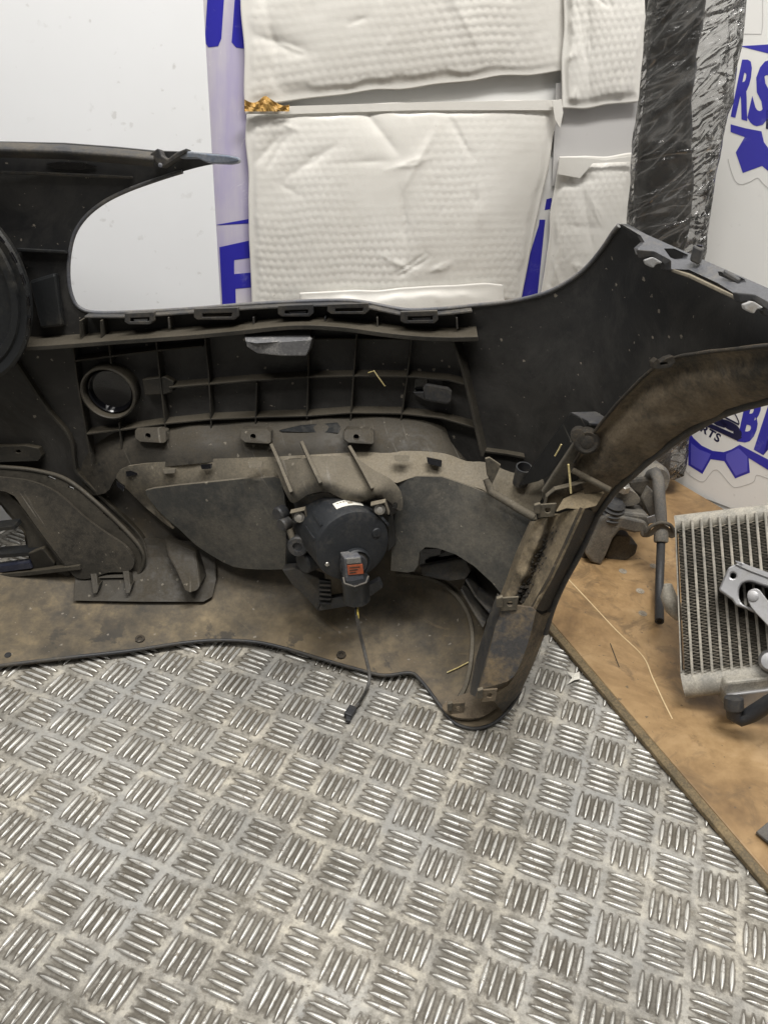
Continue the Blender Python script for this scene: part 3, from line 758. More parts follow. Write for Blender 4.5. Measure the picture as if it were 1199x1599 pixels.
for k in range(40):
    t = k / 39; py = 735 - 900 * t
    yd = 1.30 - .10 * t
    cl = 962 + 62 * t + 5 * math.sin(t * 21); cr = 1040 + 72 * t + 6 * math.sin(t * 15 + 1)
    core.append(wsec(py, cl, cr, yd, .028, 14))
    fl = 955 + 66 * t + 4 * math.sin(t * 9); fr_ = 1062 + 118 * t + 8 * math.sin(t * 7 + 2) - 14 * max(0, t - .8) * 5
    film.append(wsec(py, fl, fr_, yd - .012, .036, 48, .02, k * .55))
loft('black_part', core, 'black_plastic', wr, True, .0012, 4)
loft('film_wrap', film, 'cling_film', wr, True, .0012, 5)

# ================================================================== HARDBOARD SHEET ON THE FLOOR
BT = .012
e0 = Zp(850, 958, BT); e1 = Zp(1199, 1366, BT); ed = (e1 - e0).normalized()
back = isect2(e0, ed, A2 + N2 * .012, Vector((-.94, .34, 0)))
pA = e0 - ed * .10; pB = e1 + ed * .25
wl0 = A2 + N2 * .010 - D2 * .06; wl1 = A2 + N2 * .010 + D2 * .95
wd = root('hardboard_sheet', (pA.x, pA.y, 0), 'stained brown hardboard sheet lying on the floor on the right', 'board')
poly = [pA, pB, wl1, wl0]
for p in poly: p.z = BT
V, F = thicken(poly, [[0, 1, 2, 3]], BT - .0025, (0, 0, -1)); 
for v in V: pass
hb = link('board_panel', V, F, 'wood_mat' if 'wood_mat' in MATS else 'stained_hardboard', wd, False, .0015)
nrm = Vector((-ed.y, ed.x, 0)); nrm = nrm if nrm.x < 0 else -nrm
sheet3('edge_strip', [pA + nrm * .0005, pB + nrm * .0005, pB + nrm * .009 - Vector((0, 0, .004)), pA + nrm * .009 - Vector((0, 0, .004))], .006, 'board_edge', wd, .001, (0, 0, -1))
def on_board(pts, w, mat, name, parent):
    q = [Zp(x, y, BT) for x, y in pts]; V = []; F = []
    for i, p in enumerate(q):
        t = (q[min(i + 1, len(q) - 1)] - q[max(i - 1, 0)]).normalized(); s = Vector((-t.y, t.x, 0)) * w / 2
        V += [p + s + Vector((0, 0, .0006)), p - s + Vector((0, 0, .0006))]
    for i in range(len(q) - 1): F.append([i * 2, i * 2 + 1, i * 2 + 3, i * 2 + 2])
    return link(name, V, F, mat, parent)
on_board(spl([(884, 902), (920, 940), (962, 985), (1003, 1025), (1018, 1058), (1035, 1095), (1049, 1123)], 5), .0016, 'scratch_pale', 'scratch', wd)
on_board([(952, 1005), (966, 1042)], .0012, 'mud_dark', 'scratch', wd)
for sx, sy in ((999, 923), (1003, 958), (972, 892), (1020, 884)):
    lathe('screw_head', Zp(sx, sy, BT), (0, 0, 1), [(.0062, -.001), (.0062, .0004), (.0035, .0006), (.003, .0012), (.001, .0013)], 'screw_grey', wd, 18)

# ================================================================== BUMPER
bp = root('front_bumper', (-.05, .75, 0), 'dirty black car bumper seen from its inner side, standing on the checker plate', 'bumper')
ctrl = [(-150, 230, .885), (0, 232, .895), (150, 240, .895), (280, 245, .885), (370, 250, .87), (-150, 420, .89), (0, 400, .90), (100, 380, .90),
        (-150, 600, .885), (0, 600, .89), (130, 560, .895), (330, 560, .90), (500, 560, .895), (650, 580, .88), (740, 600, .86),
        (130, 485, .895), (330, 480, .895), (500, 470, .89), (650, 482, .875), (740, 476, .855), (850, 460, .81), (930, 415, .77), (970, 352, .74),
        (1080, 400, .675), (1199, 458, .60), (1350, 530, .51), (850, 600, .80), (1000, 540, .72), (1100, 560, .65), (1199, 560, .58), (1350, 600, .49),
        (0, 750, .89), (130, 760, .89), (300, 720, .885), (500, 720, .88), (650, 720, .87), (760, 700, .845), (850, 700, .795), (940, 680, .745),
        (950, 790, .735), (905, 860, .73), (860, 950, .715), (1030, 705, .69), (1120, 648, .635), (1199, 622, .578), (1350, 590, .49),
        (0, 850, .865), (150, 850, .872), (300, 850, .872), (500, 860, .866), (650, 860, .86), (760, 860, .81),
        zc(-150, 925, .02), zc(0, 900, .03), zc(0, 960, .02), zc(200, 900, .045), zc(200, 945, .024), zc(350, 950, .024), zc(500, 960, .03), zc(600, 940, .045), zc(700, 960, .05), zc(680, 1030, .02), zc(740, 1030, .05),
        zc(-150, 1055, .009), zc(0, 1038, .010), zc(100, 1027, .011), zc(220, 1013, .011), zc(340, 1000, .011), zc(430, 1009, .011), zc(530, 1036, .011), zc(600, 1053, .011), zc(640, 1050, .011), zc(690, 1106, .003), zc(740, 1136, .003), zc(790, 1110, .012), zc(820, 1050, .06)]
SK = tps(ctrl)
def sk(px, py, d=0.): return P(px, py, SK(px, py) - d)
upper = [(-150, 226), (0, 222), (100, 224), (180, 230), (240, 236), (300, 238), (352, 243), (368, 246), (373, 250), (366, 255)]
arm = spl([(366, 255), (330, 257), (285, 268), (235, 284), (195, 299), (162, 316), (135, 338), (117, 365), (109, 400), (108, 435), (113, 462), (124, 480), (150, 488), (210, 487), (300, 482), (385, 475), (460, 471), (530, 469), (570, 472), (605, 479), (640, 484), (690, 482), (740, 477), (800, 470), (850, 458), (885, 441), (915, 418), (940, 388), (956, 364), (966, 352)], 4)
rail = [(975, 352), (1004, 368), (1090, 408), (1199, 459), (1330, 525)]
L2 = [(1330, 585), (1199, 622), (1130, 643), (1075, 672), (1030, 703), (1008, 720), (985, 741), (959, 763), (943, 784), (930, 804), (907, 857), (880, 906), (862, 946), (850, 985), (830, 1040), (812, 1080)]
low = spl([(812, 1080), (795, 1107), (772, 1129), (745, 1138), (722, 1135), (703, 1124), (680, 1093), (656, 1062), (640, 1051), (600, 1055), (560, 1046), (500, 1029), (450, 1014), (400, 1003), (340, 1000), (280, 1005), (200, 1017), (100, 1028), (0, 1040), (-150, 1060)], 4)
outline = upper + arm[1:] + rail + spl(L2, 3)[:-1] + low
grille_hole = [(-90, 782), (-30, 785), (2, 789), (10, 800), (26, 818), (38, 832), (42, 858), (48, 881), (0, 893), (-90, 905)]
slits = [[(75, 742), (87, 747), (86, 751), (75, 746)], [(108, 758), (116, 762), (115, 766), (107, 762)], [(162, 799), (170, 806), (169, 809), (161, 802)], [(186, 823), (193, 828), (191, 830), (186, 826)]]
sens = circ(178, 605, 40, 38, 24)
slab('shell', outline, SK, .0035, 'black_plastic_with_road_dirt', bp, holes=[grille_hole] + slits, step=13, smooth=True)

# painted outer edge of the upper arm, rolled bonnet flange
up1 = [P(x, y, SK(x, y) - d) for x, y, d in ((-150, 231, .012), (0, 228, .012), (90, 230, .012), (170, 236, .012), (235, 244, .012))]
rws = []
for k in range(7):
    t = k / 6; rws.append([P(x, y + 24 * t, SK(x, y) - .004 - .02 * math.sin(math.pi * (t * .8 + .1))) for x, y in dens([(-150, 224), (0, 222), (100, 225), (180, 231), (240, 237)], 20, False)])
grid('bonnet_flange', rws, .002, 'dark_grey_plastic', bp)
slab('slot', [(72, 256), (90, 253), (130, 254), (152, 260), (130, 266), (90, 265)], lambda x, y: SK(x, y) - .0015, .001, 'gloss_black', bp, 0)
slab('flange_step', [(-150, 262), (60, 268), (150, 272), (205, 275), (205, 279), (150, 277), (60, 273), (-150, 268)], lambda x, y: SK(x, y) - .008, .008, 'dark_grey_plastic', bp, .001)
slab('notch_bracket', [(234, 240), (247, 231), (253, 243), (262, 248), (275, 238), (292, 231), (292, 238), (270, 252), (252, 262), (240, 252)], lambda x, y: SK(x, y) - .02, .018, 'dark_grey_plastic', bp, .0015)
slab('painted_tip', [(277, 237), (300, 236), (330, 240), (355, 242), (370, 245), (374, 249), (371, 254), (358, 256), (335, 255), (322, 253), (308, 247), (280, 247)], lambda x, y: SK(x, y) - .018, .014, 'blue_paint', bp, .0025)
lathe('clip_screw', sk(251, 258, .028), (0, -1, .3), [(.0022, 0), (.0022, .001), (.001, .0015)], 'grey_plastic', bp, 12)
# rim along the headlight opening
rim = [sk(x, y, .001) for x, y in arm]
tube('opening_rim', [p for p in rim[8:]], .0022, 'grey_plastic', bp, 8)
ledge = spl([(25, 522), (45, 530), (110, 527), (200, 520), (300, 513), (385, 505), (440, 499), (485, 497), (540, 500), (600, 508), (650, 513), (700, 515), (744, 514)], 4)
rib('sill_shelf', [sk(x, y, 0) for x, y in ledge], .034, .007, 'rib_plastic', bp, (0, -1, .05))
rib('sill_flange', [sk(x, y - 6, .0) for x, y in spl([(140, 496), (210, 496), (300, 490), (385, 484), (460, 480), (530, 478), (570, 481), (605, 488), (640, 494), (690, 492), (736, 487)], 4)], .016, .003, 'dark_grey_plastic', bp, (0, -1, .1))
for (x, y, w, h, fill) in ((217, 498, 44, 17, True), (337, 491, 68, 17, False), (461, 486, 54, 17, True), (543, 483, 64, 15, False), (654, 496, 58, 18, True)):
    r0 = [(x - w / 2, y - h / 2), (x + w / 2, y - h / 2 - 2), (x + w / 2 + 1, y + h / 2 - 5), (x + w / 2 - 5, y + h / 2), (x - w / 2 + 6, y + h / 2), (x - w / 2, y + h / 2 - 4)]
    hl = [(x - w * .3, y - h * .08), (x + w * .38, y - h * .14), (x + w * .36, y + h * .2), (x - w * .3, y + h * .24)]
    c = slab('clip_slot', r0, lambda a, b: SK(a, b) - .024, .012, 'dark_grey_plastic', bp, .0008, holes=[hl])
    if fill: slab('clip_tongue', [(x - w * .2, y + h * .05), (x + w * .32, y - h * .02), (x + w * .3, y + h * .33), (x - w * .1, y + h * .36)], lambda a, b: SK(a, b) - .021, .004, 'clip_pale' if w < 50 else 'grey_plastic', c, .0005)
    else: slab('clip_spring', [(x - w * .3, y + h * .08), (x + w * .38, y - h * .02), (x + w * .38, y + h * .12), (x - w * .3, y + h * .2)], lambda a, b: SK(a, b) - .019, .002, 'dusty_plastic_pale', c, .0003)
for x in (136, 168): rib('sill_web', [sk(x, 494), sk(x + 1, 520)], .022, .0022, 'rib_plastic', bp)
for x in (270, 400, 510, 590, 712): rib('sill_web', [sk(x, 490), sk(x + 1, 508)], .018, .0022, 'dark_grey_plastic', bp)

# rib lattice on the impact area
def rp(pts, n=3): return [sk(x, y) for x, y in dens(pts, 18, False)]
HR = .017
for pts in ([(122, 530), (128, 580), (138, 640), (146, 690), (152, 716)], [(177, 525), (181, 560)], [(193, 650), (197, 690)], [(250, 522), (257, 590), (264, 655), (266, 680)], [(325, 516), (331, 575), (334, 640), (335, 662)], [(485, 505), (484, 580), (482, 645)], [(559, 510), (553, 590), (549, 652)], [(644, 516), (635, 590), (627, 645)], [(405, 590), (403, 655)]):
    rib('lattice_rib', rp(pts), HR, .0024, 'rib_plastic', bp, (0, -1, .0))
for pts in ([(124, 556), (178, 549), (250, 540), (322, 533)], [(270, 597), (330, 592), (400, 586), (485, 581), (560, 579), (640, 580), (700, 585), (730, 593)], [(143, 669), (200, 662), (264, 653), (335, 646), (410, 643), (482, 641), (550, 636), (627, 637), (690, 644), (745, 660)]):
    rib('lattice_rib', rp(pts), HR, .0032, 'rib_plastic', bp, (0, -1, .02))
rib('lattice_rib', rp([(484, 527), (560, 527), (640, 528), (705, 530)]), .008, .0024, 'rib_plastic', bp)
rib('corner_rib', rp([(712, 518), (726, 560), (740, 620), (750, 665), (758, 700)]), .022, .004, 'rib_plastic', bp, (-.25, -1, 0))
rib('corner_rib', rp([(752, 700), (790, 705), (818, 710)]), .010, .004, 'rib_plastic', bp)
# parking sensor socket
ax = (0, -1, .05); c0 = sk(178, 605)
so = lathe('sensor_socket', c0, ax, [(.0335, -.004), (.0335, .021), (.0315, .022), (.0302, .021), (.0295, .0005), (.0001, .0005)], 'rib_plastic', bp, 48)
lathe('sensor_cap', c0, ax, [(.0285, .0005), (.0285, .012), (.027, .0135), (.0255, .012), (.024, .005), (.012, .0035), (.0001, .003)], 'gloss_black', so, 48)
slab('sensor_tab', [(222, 592), (258, 588), (272, 596), (270, 612), (258, 616), (226, 618)], lambda x, y: SK(x, y) - .014, .014, 'rib_plastic', bp, .0015)
# grey block under the shelf
plastic('block_grey', (.13, .13, .135), (.3, .29, .275), .35, .35, 30, .0, .1)
bl = slab('mounting_block', [(384, 533), (400, 536), (486, 530), (483, 545), (478, 556), (440, 556), (402, 552), (386, 542)], lambda x, y: SK(x, y) - .045, .04, 'block_grey', bp, .0012)
slab('block_top', [(381, 519), (388, 515), (470, 513), (482, 517), (486, 530), (400, 536), (384, 533)], lambda x, y: SK(x, y) - .012 - .0017 * max(0, y - 514), .006, 'block_grey', bl, .0012, step=12)
# latch at the lattice end
slab('latch_recess', [(648, 592), (668, 590), (662, 620), (646, 612)], lambda x, y: SK(x, y) - .003, .002, 'gloss_black', bp, .0)
la = slab('latch', [(660, 606), (665, 599), (700, 605), (706, 610), (704, 628), (698, 632), (664, 626)], lambda x, y: SK(x, y) - .02, .006, 'dark_grey_plastic', bp, .002)
slab('latch_arm', [(644, 612), (662, 612), (664, 626), (650, 618)], lambda x, y: SK(x, y) - .012, .006, 'dark_grey_plastic', la, .001)
slab('latch_peg', [(668, 592), (690, 594), (692, 601), (670, 600)], lambda x, y: SK(x, y) - .012, .006, 'dark_grey_plastic', la, .001)

# lamp pocket bulge under the lattice
DB = tps([(x, y, SK(x, y) + .001) for x, y in ((128, 770), (124, 730), (140, 702), (170, 678), (210, 666), (270, 656), (336, 650), (410, 647), (482, 644), (550, 641), (627, 641), (676, 649), (700, 666), (714, 690), (730, 712))] +
         [(x, y, SK(x, y) - d) for x, y, d in ((165, 720, .012), (220, 690, .018), (300, 676, .022), (400, 672, .026), (500, 668, .028), (600, 666, .028), (660, 672, .024), (690, 694, .026),
          (240, 705, .030), (330, 698, .034), (450, 692, .040), (560, 688, .042), (640, 690, .040), (200, 730, .026), (230, 730, .034), (330, 720, .040), (450, 714, .046), (560, 710, .048), (650, 708, .044), (700, 712, .034))])
bulge = spl([(128, 770), (124, 730), (140, 704), (170, 680), (210, 668), (270, 658), (336, 652), (410, 649), (482, 646), (550, 643), (627, 643), (672, 650), (694, 666), (704, 690), (722, 712), (728, 722), (690, 716), (640, 712), (560, 712), (450, 716), (330, 722), (230, 732), (195, 738), (180, 748), (165, 770)], 3, True)
slab('lamp_pocket', bulge, DB, .003, 'dusty_brown', bp, step=11, smooth=True)
for (x, y) in ((236, 680), (400, 681), (561, 682)):
    w, h = 25, 12
    c = slab('fixing_clip', [(x - w + 4, y - h), (x + w - 8, y - h + 1), (x + w - 2, y - h + 6), (x + w - 2, y + h - 2), (x + w - 6, y + h), (x - w + 8, y + h - 2), (x - w, y + h - 8), (x - w, y - h + 5)], lambda a, b: DB(a, b) - .016, .016, 'dusty_brown', bp, .0012, holes=[circ(x - 5, y + 1, 4.5, 4.5, 12)])
    slab('clip_hole', circ(x - 5, y + 1, 5.2, 5.2, 12), lambda a, b: DB(a, b) - .010, .003, 'gloss_black', c, 0)
slab('moulded_recess', [(436, 672), (470, 664), (527, 660), (532, 668), (528, 676), (440, 674)], lambda a, b: DB(a, b) - .002, .002, 'black_plastic', bp, .0006)
# ---------------------------------------------------------------- fog lamp surround
bz = slab('lamp_surround', spl([(181, 746), (200, 728), (300, 718), (430, 713), (560, 706), (640, 704), (694, 708), (728, 720), (760, 722), (800, 738), (842, 742), (848, 772), (830, 800)], 3)[:-1] +
     [(838, 812), (795, 790), (752, 764), (726, 756), (690, 744), (650, 743), (620, 754), (560, 742), (440, 742), (330, 752), (240, 764), (228, 772), (252, 806), (270, 826), (258, 818), (225, 790)],
     tps([(181, 746, .862), (225, 790, .858), (300, 718, .85), (560, 706, .832), (694, 708, .825), (728, 720, .82), (800, 738, .79), (848, 772, .762), (838, 812, .752), (752, 764, .787), (650, 743, .80), (560, 742, .80), (440, 742, .817), (330, 752, .835), (240, 764, .845), (260, 820, .848)]), .004, 'dusty_plastic_pale', bp, step=12, smooth=True)
DF = tps([(235, 765, .842), (430, 745, .815), (445, 885, .812), (330, 862, .835), (300, 800, .832), (400, 820, .818)])
slab('left_flap', spl([(229, 772), (240, 763), (330, 753), (430, 745), (441, 760), (446, 800), (446, 884), (440, 889), (400, 889), (365, 885), (335, 870), (305, 850), (280, 826), (252, 802)], 2, True), DF, .004, 'flap_plastic', bz, step=14, smooth=True)
DR = tps([(612, 755, .795), (650, 745, .798), (752, 764, .785), (830, 806, .752), (790, 925, .742), (700, 860, .772), (640, 890, .785), (612, 888, .79)])
rf = slab('right_panel', [(606, 772), (618, 754), (650, 744), (690, 745), (726, 757), (760, 770), (800, 793), (834, 812), (826, 830), (806, 872), (790, 920), (786, 932), (768, 910), (740, 884), (712, 866), (684, 856), (664, 854), (655, 862), (652, 884), (646, 892), (636, 894), (610, 891), (613, 830), (617, 800)], DR, .004, 'flap_plastic', bz, step=14, smooth=True)
# bridge over the lamp with three webs
DG = tps([(425, 708, .83), (560, 702, .825), (640, 705, .82), (440, 742, .80), (560, 742, .79), (620, 752, .79), (456, 772, .768), (508, 758, .758), (556, 770, .752), (590, 766, .757), (452, 788, .774), (508, 771, .768), (556, 787, .764), (590, 780, .768), (625, 792, .78)])
slab('lamp_bridge', spl([(428, 722), (470, 716), (545, 712), (585, 735), (610, 748), (626, 768), (629, 792), (622, 797), (606, 782), (590, 777), (565, 783), (545, 784), (528, 776), (508, 768), (480, 773), (458, 786), (446, 770), (436, 745)], 3, True), DG, .004, 'dusty_plastic', bz, step=10, smooth=True)
slab('bridge_skirt', [(458, 786), (480, 773), (508, 768), (528, 776), (545, 784), (565, 783), (590, 777), (606, 782), (622, 797), (612, 806), (596, 792), (566, 796), (545, 798), (526, 790), (508, 782), (482, 788), (462, 800)], lambda x, y: DG(x, y) + .004, .014, 'dark_grey_plastic', bz, .001)
for pts in ([(424, 694), (440, 730), (456, 770)], [(471, 690), (485, 722), (501, 756)], [(545, 697), (562, 728), (581, 764)]):
    rib('bridge_web', [P(x, y, min(DG(x, y), DB(x, y)) - .0) for x, y in dens(pts, 12, False)], .017, .005, 'dusty_plastic', bz, (.05, -.8, .6), lambda t: .25 + .75 * math.sin(math.pi * (.06 + .6 * t)))
slab('screw_hole', circ(617, 790, 4, 4.5, 12), lambda x, y: .762, .003, 'gloss_black', bz, 0)
DT = tps([(181, 746, .855), (300, 730, .842), (560, 718, .822), (694, 716, .815), (240, 764, .84), (440, 735, .81), (640, 728, .80)])
for (x, y, w, h, s) in ((206, 739, 20, 8, -3), (188, 760, 13, 9, 9), (264, 736, 20, 7, -1), (322, 729, 18, 7, -1), (398, 726, 24, 9, -1), (460, 721, 20, 8, -1), (532, 718, 20, 8, 0), (496, 718, 22, 8, 0), (627, 716, 24, 8, 1), (678, 722, 24, 10, 5)):
    dark = x in (206, 188, 322, 460, 532, 678)
    slab('vent_slot' if dark else 'hook_tab', [(x - w / 2, y - h / 2 - s / 2), (x + w / 2, y - h / 2 + s / 2), (x + w / 2 - 1, y + h / 2 + s / 2), (x - w / 2 + 2, y + h / 2 - s / 2)], lambda a, b: min(DT(a, b), .87) - (.003 if dark else .009), .004, 'gloss_black' if dark else 'dusty_plastic', bz, .0006)
# dark window and inner ledge in the right panel
slab('inner_ledge', [(655, 885), (700, 876), (726, 872), (735, 892), (726, 905), (700, 908), (660, 900)], lambda x, y: SK(x, y) - .03, .01, 'dark_grey_plastic', bz, .002)
slab('window_dark', [(656, 858), (690, 856), (716, 870), (714, 882), (680, 884), (655, 884)], lambda x, y: SK(x, y) - .015, .004, 'gloss_black', bz, 0)
for k, pts in enumerate(([(735, 890), (750, 915), (772, 940)], [(728, 905), (745, 935), (762, 962)])):
    rib('brace_rib', [sk(x, y, .0) for x, y in pts], .03, .004, 'dark_grey_plastic', bp, (-.3, -1, .2))
# upper lip plate and bead of the right side
slab('side_plate', [(757, 716), (764, 714), (782, 726), (775, 742), (768, 756), (760, 742)], lambda x, y: .768, .004, 'dusty_plastic_pale', bz, .001)
tube('side_bead', [P(760, 748, .772), P(766, 768, .766), P(790, 782, .757), P(812, 796, .748), P(834, 808, .741)], .0046, 'dusty_plastic', bz, 10)
lathe('clip_cup', P(815, 742, .77), (0, -.2, 1), [(.0085, -.012), (.009, .012), (.0075, .012), (.007, -.004), (.0001, -.004)], 'dark_grey_plastic', bz, 24)
plastic('rail_grey2', (.16, .155, .145), (.25, .23, .2), .4, .5, 40)
# ---------------------------------------------------------------- fog lamp
fa = P(516, 806, .803); fb = P(551, 853, .732); fx = (fb - fa); L = fx.length; fx.normalize(); R0 = 61 * .00072
fl = lathe('fog_lamp', fa, fx, [(R0 * .8, -.01), (R0 * 1.06, 0), (R0 * 1.08, .02), (R0 * 1.03, .045), (R0 * 1.0, L - .004), (R0 * .97, L), (R0 * .9, L + .0012), (R0 * .5, L + .002), (.0001, L + .002)], 'lamp_plastic', bp, 64)
tag(fl, 'round black fog lamp with an orange-labelled bulb plug')
def FP(px, py, d=0.): return PL(px, py, fb + fx * (.002 + d), fx)
def fslab(name, poly, d, th, mat, parent, bevel=.0008):
    p2, tr = region(poly); V, F = thicken([FP(x, y, d) for x, y in p2], tr, th, -fx); return link(name, V, F, mat, parent, False, bevel)
fc = FP(553, 878)
lathe('bulb_collar', fc, fx, [(.0185, -.003), (.0185, .005), (.017, .0065), (.0155, .0055), (.0150, .002), (.0001, .002)], 'lamp_plastic', fl, 40)
lathe('bulb_ring', fc, fx, [(.0148, .0), (.0148, .0048), (.0138, .0055), (.0001, .0056)], 'mud_dark', fl, 36)
lathe('bulb_base', fc, fx, [(.0130, 0), (.0130, .008), (.0118, .0095), (.0001, .0096)], 'dark_grey_plastic', fl, 32)
fslab('bulb_body', [(538, 872), (564, 869), (569, 908), (541, 910)], .017, .016, 'grey_plastic', fl, .0014)
fslab('bulb_facet', [(541, 873), (563, 871), (564, 879), (542, 881)], .0182, .002, 'rail_grey2', fl, .0006)
fslab('bulb_label', [(542, 883), (566, 881), (568, 896), (544, 898)], .0178, .001, 'orange_label', fl, .0002)
for k in range(3): fslab('label_print', [(546, 886 + k * 4), (562 - k * 3, 884.6 + k * 4), (562 - k * 3, 885.8 + k * 4), (546, 887.2 + k * 4)], .0182, .0003, 'mud_dark', fl, 0)
c1 = FP(555, 907, .012); c2 = FP(557, 939, .012)
lathe('plug', c1, c2 - c1, [(.0150, -.004), (.0162, -.003), (.0155, .0), (.0148, .02), (.0158, .0245), (.0145, .0262), (.0001, .0262)], 'black_plastic', fl, 32)
tube('plug_clip', [FP(536, 902, .018), FP(538, 911, .026), FP(553, 916, .030), FP(571, 910, .026), FP(575, 900, .018)], .0011, 'rubber_grey', fl, 8)
fslab('plug_latch', [(552, 913), (560, 913), (559, 924), (553, 924)], .0295, .003, 'black_plastic', fl, .0006)
upv = (Vector((0, 0, 1)) - fx * fx.z).normalized(); sdv = fx.cross(upv).normalized()
if sdv.x < 0: sdv = -sdv
def cyl_patch(name, a0, a1, h0, h1, r, mat, parent, n=10, th=.0005):
    rows = [[fa + fx * (L - h0 + (h0 - h1) * t) + (upv * math.cos(a0 + (a1 - a0) * k / n) + sdv * math.sin(a0 + (a1 - a0) * k / n)) * r for k in range(n + 1)] for t in (0, 1)]
    return grid(name, rows, th, mat, parent)
cyl_patch('label_sticker', -.34, .38, .027, .013, R0 * 1.03, 'paper_white', fl)
for k in range(7): cyl_patch('label_print', -.26 + k * .08, -.21 + k * .08, .0235, .0222, R0 * 1.042, 'screw_grey', fl, 2, .0002)
cyl_patch('label_print', .0, .12, .0205, .0165, R0 * 1.042, 'screw_grey', fl, 2, .0002)
for a in (-1.3, -.9, .75, 1.2): cyl_patch('housing_rib', a, a + .05, .055, .006, R0 * 1.05, 'lamp_plastic', fl, 2, .003)
lathe('rivet', FP(511, 881), fx, [(.0028, 0), (.0022, .0012), (.0001, .0016)], 'steel', fl, 12)
lathe('boss', FP(588, 832), fx, [(.0065, -.002), (.005, .0010), (.0001, .0014)], 'lamp_plastic', fl, 18)
for (x, y, yd) in ((467, 807, .762), (592, 795, .752)):
    t = slab('lamp_tab', [(x - 13, y - 9), (x + 9, y - 14), (x + 15, y + 7), (x - 8, y + 11)], lambda a, b: yd, .004, 'dark_grey_plastic', fl, .0008, holes=[circ(x, y, 4, 4, 10)])
    rib('tab_rim', [P(x - 13, y - 8, yd), P(x + 9, y - 13, yd), P(x + 15, y + 6, yd)], .005, .0022, 'dusty_plastic_pale', t)
    lathe('screw', P(x + 1, y, yd - .001), (0, -1, .4), [(.0062, 0), (.0062, .002), (.004, .0025), (.0035, .006), (.0001, .0065)], 'steel', t, 16)
slab('lamp_leg', [(440, 890), (460, 888), (505, 905), (506, 935), (496, 955), (480, 936), (455, 912)], lambda x, y: .772, .02, 'dark_grey_plastic', fl, .002)
slab('lamp_grid', [(498, 905), (516, 908), (518, 935), (506, 950), (498, 940)], lambda x, y: .765, .006, 'black_plastic', fl, .0005)
for k in range(5): rib('grid_bar', [P(499, 912 + k * 7, .765), P(517, 913 + k * 7, .765)], .004, .0014, 'dark_grey_plastic', fl)
slab('lamp_foot', [(496, 955), (506, 936), (545, 930), (592, 905), (598, 918), (560, 945)], lambda x, y: .768, .012, 'dark_grey_plastic', fl, .002)
# adjuster beside the lamp
ad = slab('adjuster_arm', [(440, 818), (488, 808), (492, 818), (470, 826), (444, 832)], lambda x, y: .775, .012, 'dark_grey_plastic', fl, .0015)
lathe('adjuster_knob', P(438, 801, .775), (-.6, -.8, .1), [(.0085, -.006), (.0085, .004), (.007, .006), (.0001, .006)], 'dark_grey_plastic', fl, 20)
lathe('adjuster_knob', P(444, 818, .768), (-.6, -.8, .1), [(.008, -.006), (.008, .004), (.0065, .006), (.0001, .006)], 'dark_grey_plastic', fl, 20)
tube('adjuster_rod', [P(452, 826, .765), P(458, 845, .76)], .004, 'dusty_plastic_pale', fl, 10)
lathe('adjuster_gear', P(466, 852, .757), (-.1, -1, .2), [(.0125, -.008), (.0125, .003), (.011, .005), (.006, .005), (.0055, .002), (.0001, .002)], 'dark_grey_plastic', fl, 14)
lathe('adjuster_socket', P(478, 876, .762), (-.7, -.7, 0), [(.014, -.02), (.014, .004), (.012, .006), (.0001, .006)], 'lamp_plastic', fl, 24)
slab('lamp_bracket', [(446, 840), (470, 850), (472, 890), (448, 886)], lambda x, y: .792, .01, 'black_plastic', fl, .001)
slab('lamp_bracket', [(606, 805), (614, 800), (618, 850), (606, 862)], lambda x, y: .788, .02, 'black_plastic', fl, .001)
# hanging cable
cab = [FP(557, 939, .012), P(557, 955, .700), P(560, 980, .70), P(566, 1005, .704), P(572, 1030, .695), P(577, 1055, .685), P(573, 1076, .672), Zp(562, 1096, .006), Zp(551, 1108, .006), Zp(545, 1115, .006)]
pp = []
for i in range(len(cab) - 1):
    p0 = cab[max(i - 1, 0)]; p1 = cab[i]; p2 = cab[i + 1]; p3 = cab[min(i + 2, len(cab) - 1)]
    for k in range(5):
        t = k / 5; pp.append(.5 * (2 * p1 + (p2 - p0) * t + (2 * p0 - 5 * p1 + 4 * p2 - p3) * t * t + (3 * p1 - p0 - 3 * p2 + p3) * t ** 3))
pp.append(cab[-1])
tube('cable', pp[6:], .0021, 'rubber_grey', fl, 8)
for s in (-1, 1): tube('wire', [pp[k] + Vector((s * .0012, -.0006, 0)) for k in range(0, 8)], .0011, 'yellow_wire' if s > 0 else 'rubber', fl, 6)
box('cable_plug', Zp(547, 1112, .006), (Zp(551, 1108, 0) - Zp(543, 1120, 0), (0, 0, 1), (Zp(551, 1108, 0) - Zp(543, 1120, 0)).cross(Vector((0, 0, 1)))), (.016, .008, .010), 'rubber', fl, .0015)
box('cable_plug_tip', Zp(544, 1122, .005), (Zp(546, 1115, 0) - Zp(545, 1127, 0), (0, 0, 1), (Zp(546, 1115, 0) - Zp(545, 1127, 0)).cross(Vector((0, 0, 1)))), (.010, .005, .006), 'rubber', fl, .001)

